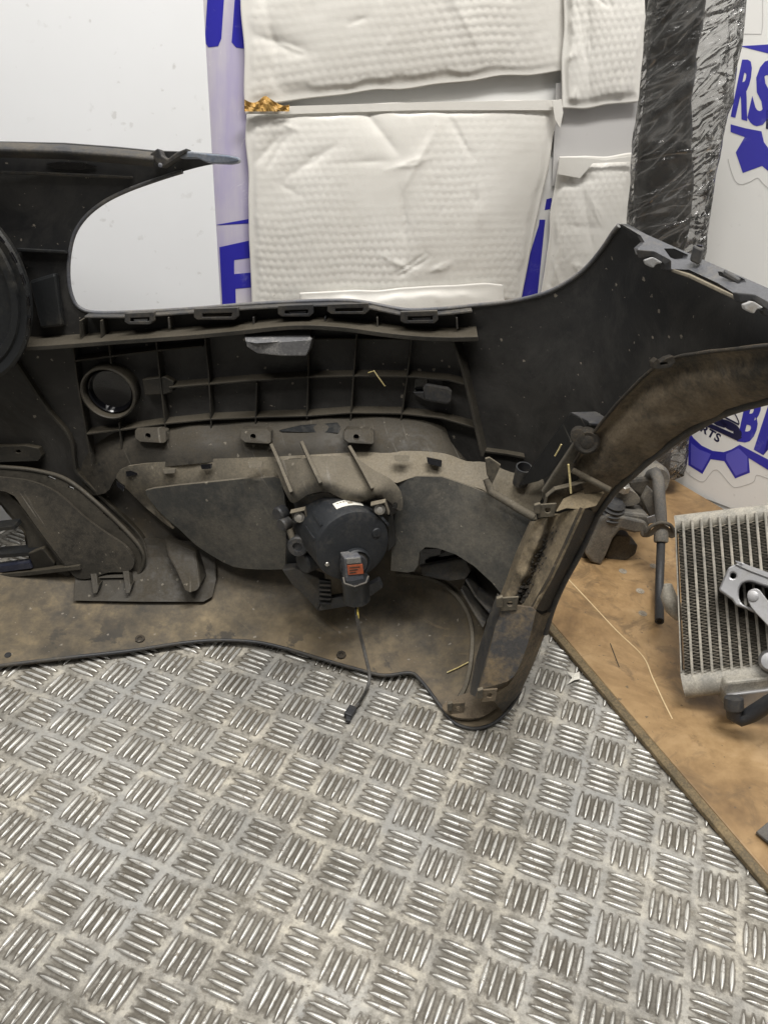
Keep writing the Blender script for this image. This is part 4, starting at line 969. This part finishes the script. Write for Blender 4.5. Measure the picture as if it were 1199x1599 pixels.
# ---------------------------------------------------------------- left side of the bumper: emblem, covers, lower grille
em = lathe('emblem_carrier', P(-58, 456, .865), (.05, -1, .12), [(.062, -.01), (.075, .0), (.0795, .006), (.08, .014), (.077, .017), (.069, .014), (.067, .017), (.060, .017), (.058, .012), (.03, .010), (.0001, .010)], 'black_plastic', bp, 64, sq=1.28)
for k in range(7):
    a = -.75 + k * .26; c = P(-58, 456, .85)
    u = Vector((math.cos(a), 0, -math.sin(a) * 1.28))
    box('emblem_slot', c + u * .0725, ((-math.sin(a), 0, -math.cos(a) * 1.28), (0, -1, 0), u), (.012, .004, .0025), 'gloss_black', em, .0006)
slab('upright_web', [(46, 438), (86, 426), (98, 510), (64, 514)], lambda x, y: SK(x, y) - .012, .012, 'black_plastic', bp, .003)
slab('cross_web', [(26, 387), (102, 391), (104, 396), (26, 393)], lambda x, y: SK(x, y) - .010, .010, 'black_plastic', bp, .001)
rib('panel_step', [sk(x, y) for x, y in spl([(22, 552), (48, 592), (80, 640), (104, 668), (116, 690), (119, 716), (124, 735), (150, 762), (185, 796), (215, 826), (228, 846), (230, 866), (222, 884)], 4)], .010, .005, 'rib_plastic', bp, (.1, -1, .2))
slab('name_tab', [(-60, 698), (40, 696), (60, 700), (66, 712), (60, 720), (-60, 724)], lambda x, y: SK(x, y) - .012, .012, 'rib_plastic', bp, .003, holes=[circ(29, 705, 4, 2.5, 10)])
cover = spl([(-80, 738), (10, 746), (50, 752), (90, 770), (130, 806), (165, 832), (195, 852), (209, 872), (208, 886), (196, 893), (170, 894), (146, 902), (126, 904), (112, 896), (90, 866), (60, 826), (34, 790), (10, 768), (-80, 752)], 3, True)
DC = tps([(-80, 745, .862), (10, 755, .862), (130, 806, .848), (209, 880, .828), (126, 904, .822), (60, 826, .842)])
cv = slab('duct_cover', cover, DC, .005, 'dusty_brown', bp, step=14, smooth=True, holes=())
DC2 = lambda x, y: DC(x, y) - .001
rimp = spl([(-80, 726), (10, 730), (62, 736), (106, 750), (152, 786), (200, 832), (222, 860), (224, 882), (210, 906)], 5)
dp = slab('duct_panel', rimp + [(180, 900), (120, 880), (60, 820), (20, 770), (-80, 750)], lambda x, y: DC(x, y) + .008, .004, 'rib_plastic', bp, holes=slits, step=14, smooth=True)
tube('panel_bead', [P(x, y, DC(x, y) + .009) for x, y in rimp], .0032, 'rib_plastic', dp, 10)
slab('grille_cheek', [(-80, 756), (8, 764), (34, 792), (62, 830), (92, 870), (112, 898), (106, 902), (80, 892), (56, 896), (50, 882), (44, 858), (40, 830), (26, 814), (12, 798), (2, 786), (-80, 780)], tps([(-80, 770, .87), (8, 770, .87), (112, 898, .832), (50, 882, .838), (2, 786, .868)]), .010, 'rib_plastic', bp, .0015)
for k, (a, b, w) in enumerate((((-80, 828), (32, 815), .007), ((-80, 866), (66, 855), .008))):
    rib('grille_slat', [P(a[0], a[1], .852), P((a[0] + b[0]) / 2, (a[1] + b[1]) / 2, .852), P(b[0], b[1], .85)], .016, w, 'black_plastic', bp, (0, -1, .1))
slab('grille_cheek', [(44, 864), (66, 856), (86, 880), (84, 890), (54, 893)], lambda x, y: .832, .012, 'rib_plastic', bp, .002)
plastic('navy_paint', (.016, .019, .034), (.04, .04, .05), .4, .35, 20)
rib('grille_sill', [P(-80, 893, .838), P(0, 886, .838), P(52, 879, .836)], .008, .012, 'navy_paint', bp, (0, -1, .2))
rib('grille_sill', [P(-80, 903, .832), P(0, 898, .832), P(60, 892, .83), P(128, 884, .828)], .006, .008, 'rib_plastic', bp, (0, -1, .3))
slab('tray_plate', spl([(115, 938), (118, 890), (122, 850), (240, 840), (336, 850), (338, 905), (332, 932), (318, 940), (220, 940)], 1, True), lambda x, y: SK(x, y) - .006, .004, 'dusty_brown', bp, .0012, step=22)
for x in (148, 199): slab('foot_web', [(x - 8, 885), (x + 1, 880), (x + 5, 915), (x + 8, 912), (x + 4, 926), (x - 2, 927)], lambda a, b: SK(a, b) - .014, .03, 'dusty_brown', bp, .001)
slab('foot_bar', [(152, 898), (198, 897), (198, 902), (152, 903)], lambda a, b: SK(a, b) - .010, .03, 'dusty_brown', bp, .001)
slab('wedge_rib', [(256, 840), (306, 862), (313, 912), (310, 922), (296, 926), (288, 922), (276, 894), (262, 868)], lambda a, b: SK(a, b) - .012 - .0002 * (b - 840), .04, 'dusty_brown', bp, .003)
# small tray fixings
for (x, y) in ((219, 998), (533, 1023)): lathe('tray_nut', sk(x, y, .0005), (0, -.2, 1), [(.0065, -.002), (.006, .0018), (.003, .002), (.0026, .0005), (.0001, .0005)], 'mud_dark', bp, 8)
lathe('tray_hole', sk(13, 1023, .0003), (0, -.2, 1), [(.004, -.001), (.004, .0006), (.0001, .0007)], 'gloss_black', bp, 14)
tube('tray_rim', [sk(x, y, .0005) + Vector((0, 0, .0005)) for x, y in low], .0022, 'dark_grey_plastic', bp, 8)
rib('tray_fold', [sk(x, y) for x, y in spl([(620, 896), (670, 902), (704, 920), (728, 950), (738, 985), (736, 1030), (728, 1068), (716, 1090)], 4)], .006, .006, 'dusty_plastic', bp, (-.3, -1, .4))

# ---------------------------------------------------------------- fender mounting rail at the top right
DRl = lambda x, y: SK(x, y) - .016 - .00085 * max(-5, y - (350 + (x - 966) * .435))
plastic('rail_grey', (.062, .064, .072), (.115, .108, .098), .35, .42, 18)
rl = slab('fender_rail', [(970, 350), (1000, 362), (1085, 400), (1199, 450), (1340, 515), (1340, 550), (1199, 488), (1186, 484), (1165, 470), (1120, 442), (1075, 421), (1040, 420), (1030, 402), (1010, 396), (998, 398), (995, 388), (1006, 378), (1000, 368)], DRl, .012, 'rail_grey', bp, .0014, step=16,
          holes=[[(1036, 388), (1052, 388), (1074, 398), (1072, 404), (1056, 406), (1046, 402)], [(1120, 424), (1134, 424), (1162, 436), (1164, 441), (1152, 443), (1122, 430)]])
box('rail_peg', P(1088, 397, SK(1088, 400) - .026), ((.8, -.5, -.2), (.5, .8, 0), (0, .1, 1)), (.008, .008, .012), 'dark_grey_plastic', rl, .0015)
lathe('rail_peg_hole', P(1088, 397, SK(1088, 400) - .026) + Vector((0, .0006, .006)), (0, .1, 1), [(.0026, 0), (.0026, .0008), (.0001, .0009)], 'gloss_black', rl, 12)
box('rail_pin', P(1142, 432, SK(1142, 432) - .026), ((.75, -.6, -.25), (.5, .8, 0), (0, .3, 1)), (.014, .004, .004), 'dark_grey_plastic', rl, .001)
for (x, y, s) in ((1016, 408, 1.), (1172, 478, 1.15)):
    slab('rail_bracket', [(x - 18 * s, y - 18 * s), (x + 6 * s, y - 16 * s), (x + 32 * s, y - 2 * s), (x + 32 * s, y + 16 * s), (x + 22 * s, y + 14 * s), (x + 20 * s, y + 2 * s), (x + 2 * s, y - 8 * s), (x - 14 * s, y - 4 * s)], lambda a, b: SK(a, b) - .050, .012, 'dark_grey_plastic', rl, .001)
    slab('rail_clip', [(x - 10 * s, y - 2 * s), (x + 4 * s, y - 7 * s), (x + 20 * s, y + 3 * s), (x + 8 * s, y + 5 * s), (x + 4 * s, y + 11 * s), (x - 8 * s, y + 5 * s)], lambda a, b: SK(a, b) - .054, .006, 'clip_pale', rl, .0015)
rib('rail_gasket', [P(x, y, SK(x, y) - .036) for x, y in ((1048, 421), (1075, 430), (1115, 449), (1160, 470))], .010, .0035, 'dusty_plastic_pale', rl, (-.3, -1, .2))
# ---------------------------------------------------------------- wheel arch return flange
L1 = [(1330, 500), (1199, 540), (1110, 549), (1062, 556), (1030, 566), (1000, 592), (965, 628), (940, 658), (916, 690), (896, 722)]
LL2 = [(1330, 592), (1199, 624), (1130, 645), (1075, 674), (1030, 705), (1008, 722), (985, 743), (962, 763), (948, 780), (938, 794), (930, 806)]
from mathutils import noise as mn
a_ = rs([sk(x, y, .05) for x, y in L1], 130); b_ = rs([sk(x, y, .002) for x, y in LL2], 130); rows = []
for k in range(31):
    t = k / 30; bow = -.010 * math.sin(math.pi * t); row = []
    for i, (p, q) in enumerate(zip(a_, b_)):
        c = p.lerp(q, t); e = min(1, 8 * t * (1 - t) * 1.6)
        nz = mn.fractal(c * 38, .9, 2.1, 4); cake = max(0, mn.noise(c * 26 + Vector((3, 1, 2))) - .12) * 1.6
        row.append(c + Vector((-.2, -1, .25)) * (e * (.0018 * nz + .007 * cake)) + Vector((0, bow + .010 * math.exp(-((t - .16) / .09) ** 2), bow * .3)))
    rows.append(row)
af = grid('arch_flange', rows, .003, 'mud_plastic', bp)
tube('flange_edge', a_, .0016, 'mud_dark', bp, 8)
tube('arch_lip', rs([sk(x, y, .004) for x, y in spl(LL2 + [(907, 858), (880, 907), (862, 948), (850, 989)], 3)], 50), .0042, 'dark_grey_plastic', bp, 8)
def uclip(x, y, yd, s=1., mat='dusty_plastic_pale'):
    c = slab('fixing_tab', [(x - 15 * s, y - 9 * s), (x + 13 * s, y - 11 * s), (x + 9 * s, y + 10 * s), (x - 16 * s, y + 12 * s)], lambda a, b: yd, .003, mat, bp, .0008, holes=[circ(x - 1 * s, y, 4.5 * s, 4 * s, 12)])
    slab('tab_hook', [(x - 22 * s, y - 8 * s), (x - 12 * s, y - 11 * s), (x - 13 * s, y + 6 * s), (x - 22 * s, y + 6 * s)], lambda a, b: yd - .003, .006, 'dusty_plastic_pale', c, .001)
slab('flange_clip', [(1019, 566), (1026, 560), (1030, 566), (1040, 560), (1052, 556), (1054, 566), (1046, 574), (1030, 576), (1021, 576)], lambda a, b: SK(a, b) - .058, .012, 'mud_dark', bp, .001, holes=[[(1030, 567), (1042, 564), (1042, 569), (1031, 571)]])
# box bracket at the arch
plastic('void_black', (.003, .003, .003), (.008, .007, .006), .3, .6, 20, .4)
bb = slab('box_bracket', [(891, 644), (920, 659), (906, 688), (880, 712), (856, 744), (840, 752), (809, 760)], tps([(891, 644, .742), (920, 659, .725), (880, 712, .735), (809, 760, .762), (850, 750, .742)]), .004, 'void_black', bp, .001, step=16)  # open side drawn as a near-black sheet, cavity shade put into the colour
slab('bracket_top', [(891, 643), (930, 642), (949, 654), (944, 662), (920, 660)], lambda x, y: .722 + (662 - y) * .0016, .004, 'rail_grey', bb, .001, dirv=(0, .2, -1))
cl = [P(x, y, yd) for x, y, yd in ((905, 690, .715), (885, 722, .722), (866, 748, .728), (848, 768, .732))]
slab('arch_post', [(899, 688), (916, 696), (890, 742), (866, 776), (848, 782), (846, 768), (868, 734)], lambda x, y: .716 + (y - 690) * .00018, .008, 'dusty_plastic', bp, .002)
lathe('rusty_bush', P(916, 690, .702), (-.1, -1, .2), [(.0125, -.01), (.0125, .001), (.010, .003), (.007, .002), (.005, .003), (.0001, .003)], 'mud_dark', bp, 28)
lathe('rusty_bush', P(902, 680, .705), (-.3, -1, .2), [(.008, -.008), (.007, .003), (.0001, .004)], 'mud_dark', bp, 12)
tube('pocket_bar', [P(893, 734, .712), P(920, 748, .708), P(952, 765, .70)], .0032, 'dusty_plastic_pale', bp, 8)
rib('pocket_rim', [P(x, y, yd) for x, y, yd in ((850, 790, .725), (853, 774, .725), (866, 763, .722), (895, 756, .716), (918, 748, .712))], .004, .002, 'dusty_plastic_pale', bp)
slab('pocket_back', [(846, 798), (852, 774), (868, 762), (918, 748), (940, 770), (930, 790), (906, 794), (880, 786), (866, 800)], lambda x, y: .726, .004, 'mud_plastic', bp, .001)
slab('pocket_floor', [(868, 800), (880, 780), (915, 764), (944, 768), (931, 790), (908, 796), (884, 794)], lambda x, y: .700 + (796 - y) * .0007, .004, 'mud_pale', bp, .001)
uclip(856, 797, .708)
# channel post running down the arch to the floor
def pl(pts, d): return rs([sk(x, y, d) for x, y in pts], 16)
ch = [pl([(827, 814), (806, 860), (790, 905), (776, 940)], .048), pl([(838, 811), (815, 862), (800, 905), (785, 940)], .066), pl([(855, 808), (833, 860), (815, 905), (800, 940)], .064), pl([(870, 803), (848, 858), (828, 905), (810, 943)], .046),
      pl([(884, 798), (862, 853), (840, 905), (817, 945)], .054), pl([(909, 794), (884, 850), (858, 905), (832, 950)], .060)]
rows = [ch[0]]
for A_, B_ in zip(ch, ch[1:]):
    for t in (.2, .4, .6, .8, 1): rows.append([p.lerp(q, t) for p, q in zip(A_, B_)])
rows = [rs(r_, 60) for r_ in rows]
rows = [[c + Vector((-.2, -1, .25)) * (.0014 * mn.fractal(c * 60, .9, 2.1, 4) + .006 * max(0, mn.noise(c * 45) - .15)) for c in r_] for r_ in rows]
grid('arch_channel', rows, .003, 'mud_pale', bp)
sd = [pl([(909, 794), (884, 850), (858, 905), (832, 950)], .060), pl([(924, 798), (900, 848), (871, 903), (847, 955)], .02), pl([(931, 804), (907, 857), (880, 906), (862, 948)], .003)]
grid('channel_side', [sd[0]] + [[p.lerp(q, .5) for p, q in zip(sd[0], sd[1])]] + [sd[1]] + [sd[2]], .003, 'mud_dark', bp)
# crumbs of mud in the channel
V = []; F = []
for k in range(240):
    t = min(.999, random.betavariate(2.2, 1.1)); ii = t * 15; i0_ = int(ii)
    rowp = lambda c: ch[c][i0_].lerp(ch[c][min(15, i0_ + 1)], ii - i0_)
    base = rowp(3).lerp(rowp(2 if random.random() < .55 else 4), random.random() ** 1.5 * .8) + Vector((0, -.0012, .0008)); s = random.uniform(.0006, .0024) * (1.5 if t > .75 else .8)
    b0 = len(V); V += [base + Vector(v) * s * random.uniform(.6, 1.4) for v in ((1, 0, 0), (-1, 0, 0), (0, 1, 0), (0, -1, 0), (0, 0, 1), (0, 0, -1))]
    F += [[b0 + i for i in f] for f in ((0, 2, 4), (2, 1, 4), (1, 3, 4), (3, 0, 4), (2, 0, 5), (1, 2, 5), (3, 1, 5), (0, 3, 5))]
tag(link('mud_crumbs', V, F, 'mud_dark', bp), kind='stuff')
uclip(797, 943, .668)
dl = tps([(790, 950, .672), (835, 950, .668), (746, 1078, .648), (808, 1050, .648)])
slab('post_plate', spl([(780, 952), (790, 946), (832, 950), (834, 965), (822, 1010), (808, 1046), (792, 1064), (750, 1076), (745, 1080), (758, 1040), (768, 1000)], 2, True), dl, .004, 'sheet_mud', bp, step=14, smooth=True)
slab('post_edge', [(777, 930), (786, 938), (772, 980), (756, 1040), (742, 1088), (734, 1084), (744, 1030), (762, 970)], tps([(777, 930, .69), (786, 938, .672), (742, 1088, .645), (734, 1084, .66)]), .006, 'dark_grey_plastic', bp, .001, step=14)
lowch = [pl([(834, 952), (824, 1000), (812, 1040), (796, 1068), (765, 1088)], .040), pl([(848, 962), (838, 1005), (824, 1046), (806, 1082), (778, 1104)], .016), pl([(864, 955), (846, 1000), (830, 1042), (812, 1082), (786, 1112)], .004)]
grid('channel_foot', [lowch[0], [p.lerp(q, .5) for p, q in zip(lowch[0], lowch[1])], lowch[1], lowch[2]], .003, 'mud_plastic', bp)
slab('foot_pad', spl([(690, 1104), (704, 1092), (735, 1080), (760, 1078), (786, 1066), (796, 1072), (782, 1098), (756, 1118), (730, 1122), (706, 1118)], 3, True), lambda x, y: SK(x, y) - .008, .006, 'mud_plastic', bp, step=12, smooth=True)
uclip(765, 1086, .636, .9, 'mud_plastic'); uclip(716, 1106, SK(716, 1106) - .014, .8, 'mud_plastic')

# ================================================================== BRAKE CALIPER ON THE BOARD
cb = Zp(945, 872, BT)
ca = root('brake_caliper', cb, 'greasy grey brake caliper with rubber hose on the hardboard', 'brake caliper')
yc = cb.y
slab('caliper_frame', [(938, 810), (950, 802), (1008, 815), (1016, 829), (990, 833), (968, 828), (957, 841), (946, 868), (938, 883), (922, 878), (914, 866), (926, 838)], yc - .02, .055, 'cast_iron', ca, .004)
slab('caliper_frame', [(903, 858), (912, 838), (925, 790), (938, 790), (930, 830), (918, 872), (908, 874)], yc - .005, .05, 'cast_iron_dark', ca, .004)
slab('brake_pad', [(955, 846), (962, 836), (985, 838), (984, 849), (996, 851), (992, 866), (978, 876), (942, 879), (946, 866)], yc + .0, .04, 'cast_iron_dark', ca, .003)
slab('caliper_bridge', [(938, 806), (955, 798), (1012, 804), (1018, 815), (1004, 832), (960, 824)], yc - .012, .05, 'cast_iron', ca, .005)
lathe('slider_boot', P(956, 797, yc - .005), (.05, -.1, 1), [(.0175, -.012), (.019, -.009), (.015, -.006), (.018, -.002), (.0145, .001), (.017, .005), (.013, .008), (.0155, .012), (.010, .018), (.0001, .018)], 'rubber', ca, 28)
slab('slider_ear', spl([(950, 778), (959, 769), (974, 765), (988, 767), (998, 777), (997, 786), (980, 791), (958, 788)], 3, True), yc + .005, .03, 'cast_iron', ca, .004)
lathe('bolt_head', P(973, 763, yc + .0), (0, -.1, 1), [(.009, -.004), (.009, .006), (.0075, .0075), (.0001, .0075)], 'steel', ca, 6)
slab('caliper_body', [(975, 750), (1018, 745), (1022, 780), (1014, 806), (985, 800), (996, 776), (980, 765)], yc + .04, .06, 'cast_iron_dark', ca, .006)
lathe('piston_housing', P(1000, 742, yc + .085), (.3, -.9, .1), [(.03, -.02), (.032, 0), (.032, .03), (.027, .036), (.0001, .036)], 'cast_iron', ca, 36)
slab('caliper_arm', [(1002, 780), (1012, 760), (1022, 770), (1026, 806), (1016, 812)], yc + .01, .012, 'cast_iron', ca, .002)
hp = [P(1014, 742, yc + .05), P(1022, 738, yc + .035), P(1027, 748, yc + .02), P(1029, 775, yc + .005), P(1031, 800, yc - .01), P(1032, 822, yc - .02)]
tube('brake_hose', hp, .0085, 'rubber_grey', ca, 14)
hq = [P(1032, 822, yc - .02), P(1031, 860, yc - .045), P(1029, 910, yc - .075)]; hend = Zp(1029, 970, .026); hq += [hend.lerp(hq[-1], .4), hend]
tube('brake_hose', hq, .0062, 'rubber', ca, 14)
hd = (hq[1] - hq[0]).normalized()
lathe('hose_ferrule', hq[0], hd, [(.0095, -.006), (.0105, 0), (.0105, .022), (.0095, .024), (.0001, .024)], 'cast_iron', ca, 24)
lathe('hose_end', hend - (hend - hq[-2]).normalized() * .001, (hend - hq[-2]), [(.0035, 0), (.0035, .0015), (.0001, .0016)], 'gloss_black', ca, 14)
slab('hose_bracket', spl([(1000, 832), (1004, 826), (1014, 828), (1026, 820), (1036, 819), (1046, 825), (1054, 824), (1057, 832), (1053, 839), (1046, 839), (1038, 832), (1024, 833), (1014, 838), (1004, 838)], 3, True), hq[0].y - .010, .004, 'cast_iron', ca, .001, dirv=(0, .6, -.6))
tube('bracket_loop', [P(x, y, hq[0].y - .012) for x, y in spl([(1008, 832), (1016, 822), (1032, 816), (1046, 820), (1051, 830)], 4)], .0028, 'cast_iron_dark', ca, 8)
slab('bracket_tab', [(1010, 808), (1022, 804), (1024, 816), (1012, 818)], yc - .02, .002, 'alloy', ca, .0005)

# ================================================================== RADIATOR
r_bl = Zp(1066, 1066, BT + .028); bly = r_bl.y
def rpt(px, py):  # leaning plane through three points
    p0 = r_bl; p1 = P(1330, 1040, bly - .03); p2 = P(1055, 812, bly + .135)
    return PL(px, py, p0, (p1 - p0).cross(p2 - p0).normalized())
rn = (P(1330, 1040, bly - .03) - r_bl).cross(P(1055, 812, bly + .135) - r_bl).normalized()
if rn.y > 0: rn = -rn
ra = root('radiator', Zp(1120, 1085, BT), 'dusty aluminium oil cooler with vertical tubes leaning on the hardboard', 'radiator')
ntube = 16
tops = [rpt(1067 + 14.1 * k, 822 - 1.55 * k) for k in range(ntube)]; bots = [rpt(1081 + 15.4 * k - .05 * k * k, 1048 - 1.6 * k) for k in range(ntube)]
hdirx = (tops[-1] - tops[0]).normalized(); vdir = (bots[0] - tops[0]).normalized()
for k in range(ntube):
    t, b = tops[k], bots[k]; c = (t + b) / 2; v = (b - t)
    box('cooler_tube', c, (v, hdirx, v.cross(hdirx)), (v.length + .012, .0034, .030), 'alloy_dusty', ra, .0012)
V = []; F = []
for k in range(-1, ntube - 1):
    t0 = tops[k] if k >= 0 else tops[0] - hdirx * .008; t1 = tops[k + 1]; b0_ = bots[k] if k >= 0 else bots[0] - hdirx * .010; b1_ = bots[k + 1]
    n = 84
    for i in range(n + 1):
        u = i / n; l = t0.lerp(b0_, u); r_ = t1.lerp(b1_, u)
        e = (l if i % 2 else r_).lerp(r_ if i % 2 else l, .12)
        s = len(V); V += [e + rn * .0145 + vdir * .005, e - rn * .012 - vdir * .004]
        if i: F.append([s - 2, s - 1, s + 1, s])
tag(link('cooling_fins', V, F, 'fin_dark', ra), kind='stuff')
sheet3('side_plate', [tops[0] - hdirx * .010 + rn * .014, tops[0] - hdirx * .0085 + rn * .014, bots[0] - hdirx * .012 + rn * .014, bots[0] - hdirx * .0135 + rn * .014], .028, 'alloy_dusty', ra, .0004, -rn)
sheet3('core_back', [tops[0] - rn * .013, tops[-1] - rn * .013, bots[-1] - rn * .013, bots[0] - rn * .013], .002, 'fin_dark', ra, 0, -rn)
th0 = rpt(1054, 819); th1 = rpt(1330, 786)
tube('header_tank', [th0, th1], .0115, 'alloy_dusty', ra, 24)
bh0 = rpt(1066, 1068); bh1 = rpt(1330, 1036)
tube('header_tank', [bh0, bh1], .0175, 'alloy_dusty', ra, 28)
for k in range(ntube - 1): lathe('tank_scallop', bots[k].lerp(bots[k + 1], .5) + vdir * .006, rn, [(.0075, -.012), (.0075, .012), (.006, .0135), (.0001, .0135)], 'alloy_dusty', ra, 16)
slab('port_flange', spl([(1128, 1078), (1134, 1066), (1230, 1056), (1230, 1096), (1180, 1104), (1160, 1122), (1140, 1114), (1130, 1100)], 1, True), bly - .032, .022, 'alloy_dusty', ra, .003)
slab('flange_block', [(1134, 1086), (1230, 1074), (1230, 1098), (1172, 1106), (1160, 1118), (1142, 1110)], bly - .036, .012, 'alloy', ra, .002)
tube('inlet_pipe', [P(1062, 960, bly + .085), P(1050, 948, bly + .085), P(1043, 930, bly + .088), P(1042, 912, bly + .095)], [.010, .011, .010, .005], 'alloy_dusty', ra, 16)
# ---------------------------------------------------------------- black hose at the cooler
hz = root('rubber_hose', Zp(1160, 1125, BT), 'short thick black rubber hose bent at the cooler port', 'hose')
tube('hose_body', [P(1145, 1104, bly - .05), P(1146, 1116, bly - .052), P(1156, 1122, bly - .054), P(1172, 1116, bly - .056), P(1200, 1098, bly - .06), P(1240, 1075, bly - .07), P(1300, 1045, bly - .085)], .0095, 'rubber', hz, 18)
lathe('hose_collar', P(1145, 1102, bly - .0495), (P(1145, 1092, bly - .046) - P(1145, 1104, bly - .05)), [(.0105, -.004), (.0112, .002), (.0105, .010), (.0001, .012)], 'dark_grey_plastic', hz, 20)
# ---------------------------------------------------------------- steering joint
rc = rpt(1160, 930) + rn * .04
def rd(px, py, d): return PL(px, py, rc + rn * d, rn)
uj = root('universal_joint', rc, 'bare aluminium steering joint fork lying against the oil cooler', 'joint')
def rslab(name, poly, d, th, mat, parent, bevel=.0015, holes=()):
    p2, tr = region(poly, holes); V, F = thicken([rd(x, y, d) for x, y in p2], tr, th, -rn); return link(name, V, F, mat, parent, False, bevel)
rslab('yoke', [(1121, 921), (1136, 886), (1146, 881), (1160, 879), (1172, 884), (1199, 897), (1260, 920), (1260, 990), (1215, 985), (1185, 960), (1164, 950), (1148, 945), (1142, 936)], .004, .032, 'alloy', uj, .002, holes=[circ(1144, 899, 4.5, 4.5, 16), spl([(1153, 930), (1156, 914), (1168, 908), (1190, 914), (1215, 925), (1205, 950), (1180, 950), (1160, 944)], 3, True)])
rslab('yoke_web', [(1146, 881), (1160, 879), (1172, 884), (1260, 916), (1260, 926), (1172, 893), (1156, 886)], .006, .008, 'alloy', uj, .001)
cp = rd(1176, 932, .010)
rslab('joint_arm', spl([(1166, 932), (1168, 923), (1177, 919), (1186, 922), (1200, 940), (1235, 975), (1235, 1000), (1210, 988), (1190, 968), (1172, 948)], 2, True), .012, .014, 'alloy', uj, .004)
lathe('joint_pin', rd(1175, 931, .012), rn, [(.0062, 0), (.0062, .0012), (.005, .0018), (.0001, .0018)], 'alloy', uj, 24)
lathe('joint_boss', rd(1202, 1032, -.015), rn, [(.012, -.01), (.013, 0), (.010, .008), (.0001, .009)], 'alloy', uj, 24)
# ---------------------------------------------------------------- small loose things
rb = root('rubber_mat', Zp(1205, 1290, BT), 'dark corner of a rubber piece at the right edge of the hardboard', 'rubber piece')
sheet3('rubber_flap', [Zp(1180, 1298, BT + .006), Zp(1197, 1284, BT + .010), Zp(1240, 1262, BT + .012), Zp(1240, 1330, BT + .008), Zp(1205, 1318, BT + .008)], .004, 'rubber_grey', rb, .001, (0, 0, -1))
pr = root('paper_scrap', Zp(895, 1055, 0), 'small torn white paper scrap on the checker plate beside the hardboard', 'paper')
sheet3('paper', [Zp(885, 1049, .004), Zp(896, 1051, .008), Zp(904, 1049, .006), Zp(905, 1060, .005), Zp(896, 1062, .006), Zp(886, 1068, .003), Zp(893, 1058, .005)], .0005, 'paper_white', pr, 0, (0, 0, -1))
def straw(label, pts, r=.0008):
    s = root('straw', pts[0], label, 'straw', 'dry straw bits'); tube('stalk', pts, r, 'straw', s, 6)
straw('pale straw hanging on the rib lattice of the bumper', [sk(575, 582, .019), sk(584, 579, .021), sk(590, 588, .02), sk(601, 603, .018)])
straw('yellow straw standing on the pocket at the wheel arch', [P(887, 725, .695), P(889, 745, .694), P(891, 770, .694)], .0011)
straw('short straw stuck on the dark box bracket', [P(866, 712, .726), P(872, 702, .724), P(876, 694, .722)])
straw('straw lying on the lower tray near the corner', [sk(698, 1050, .002), sk(716, 1042, .002), sk(731, 1034, .002)])
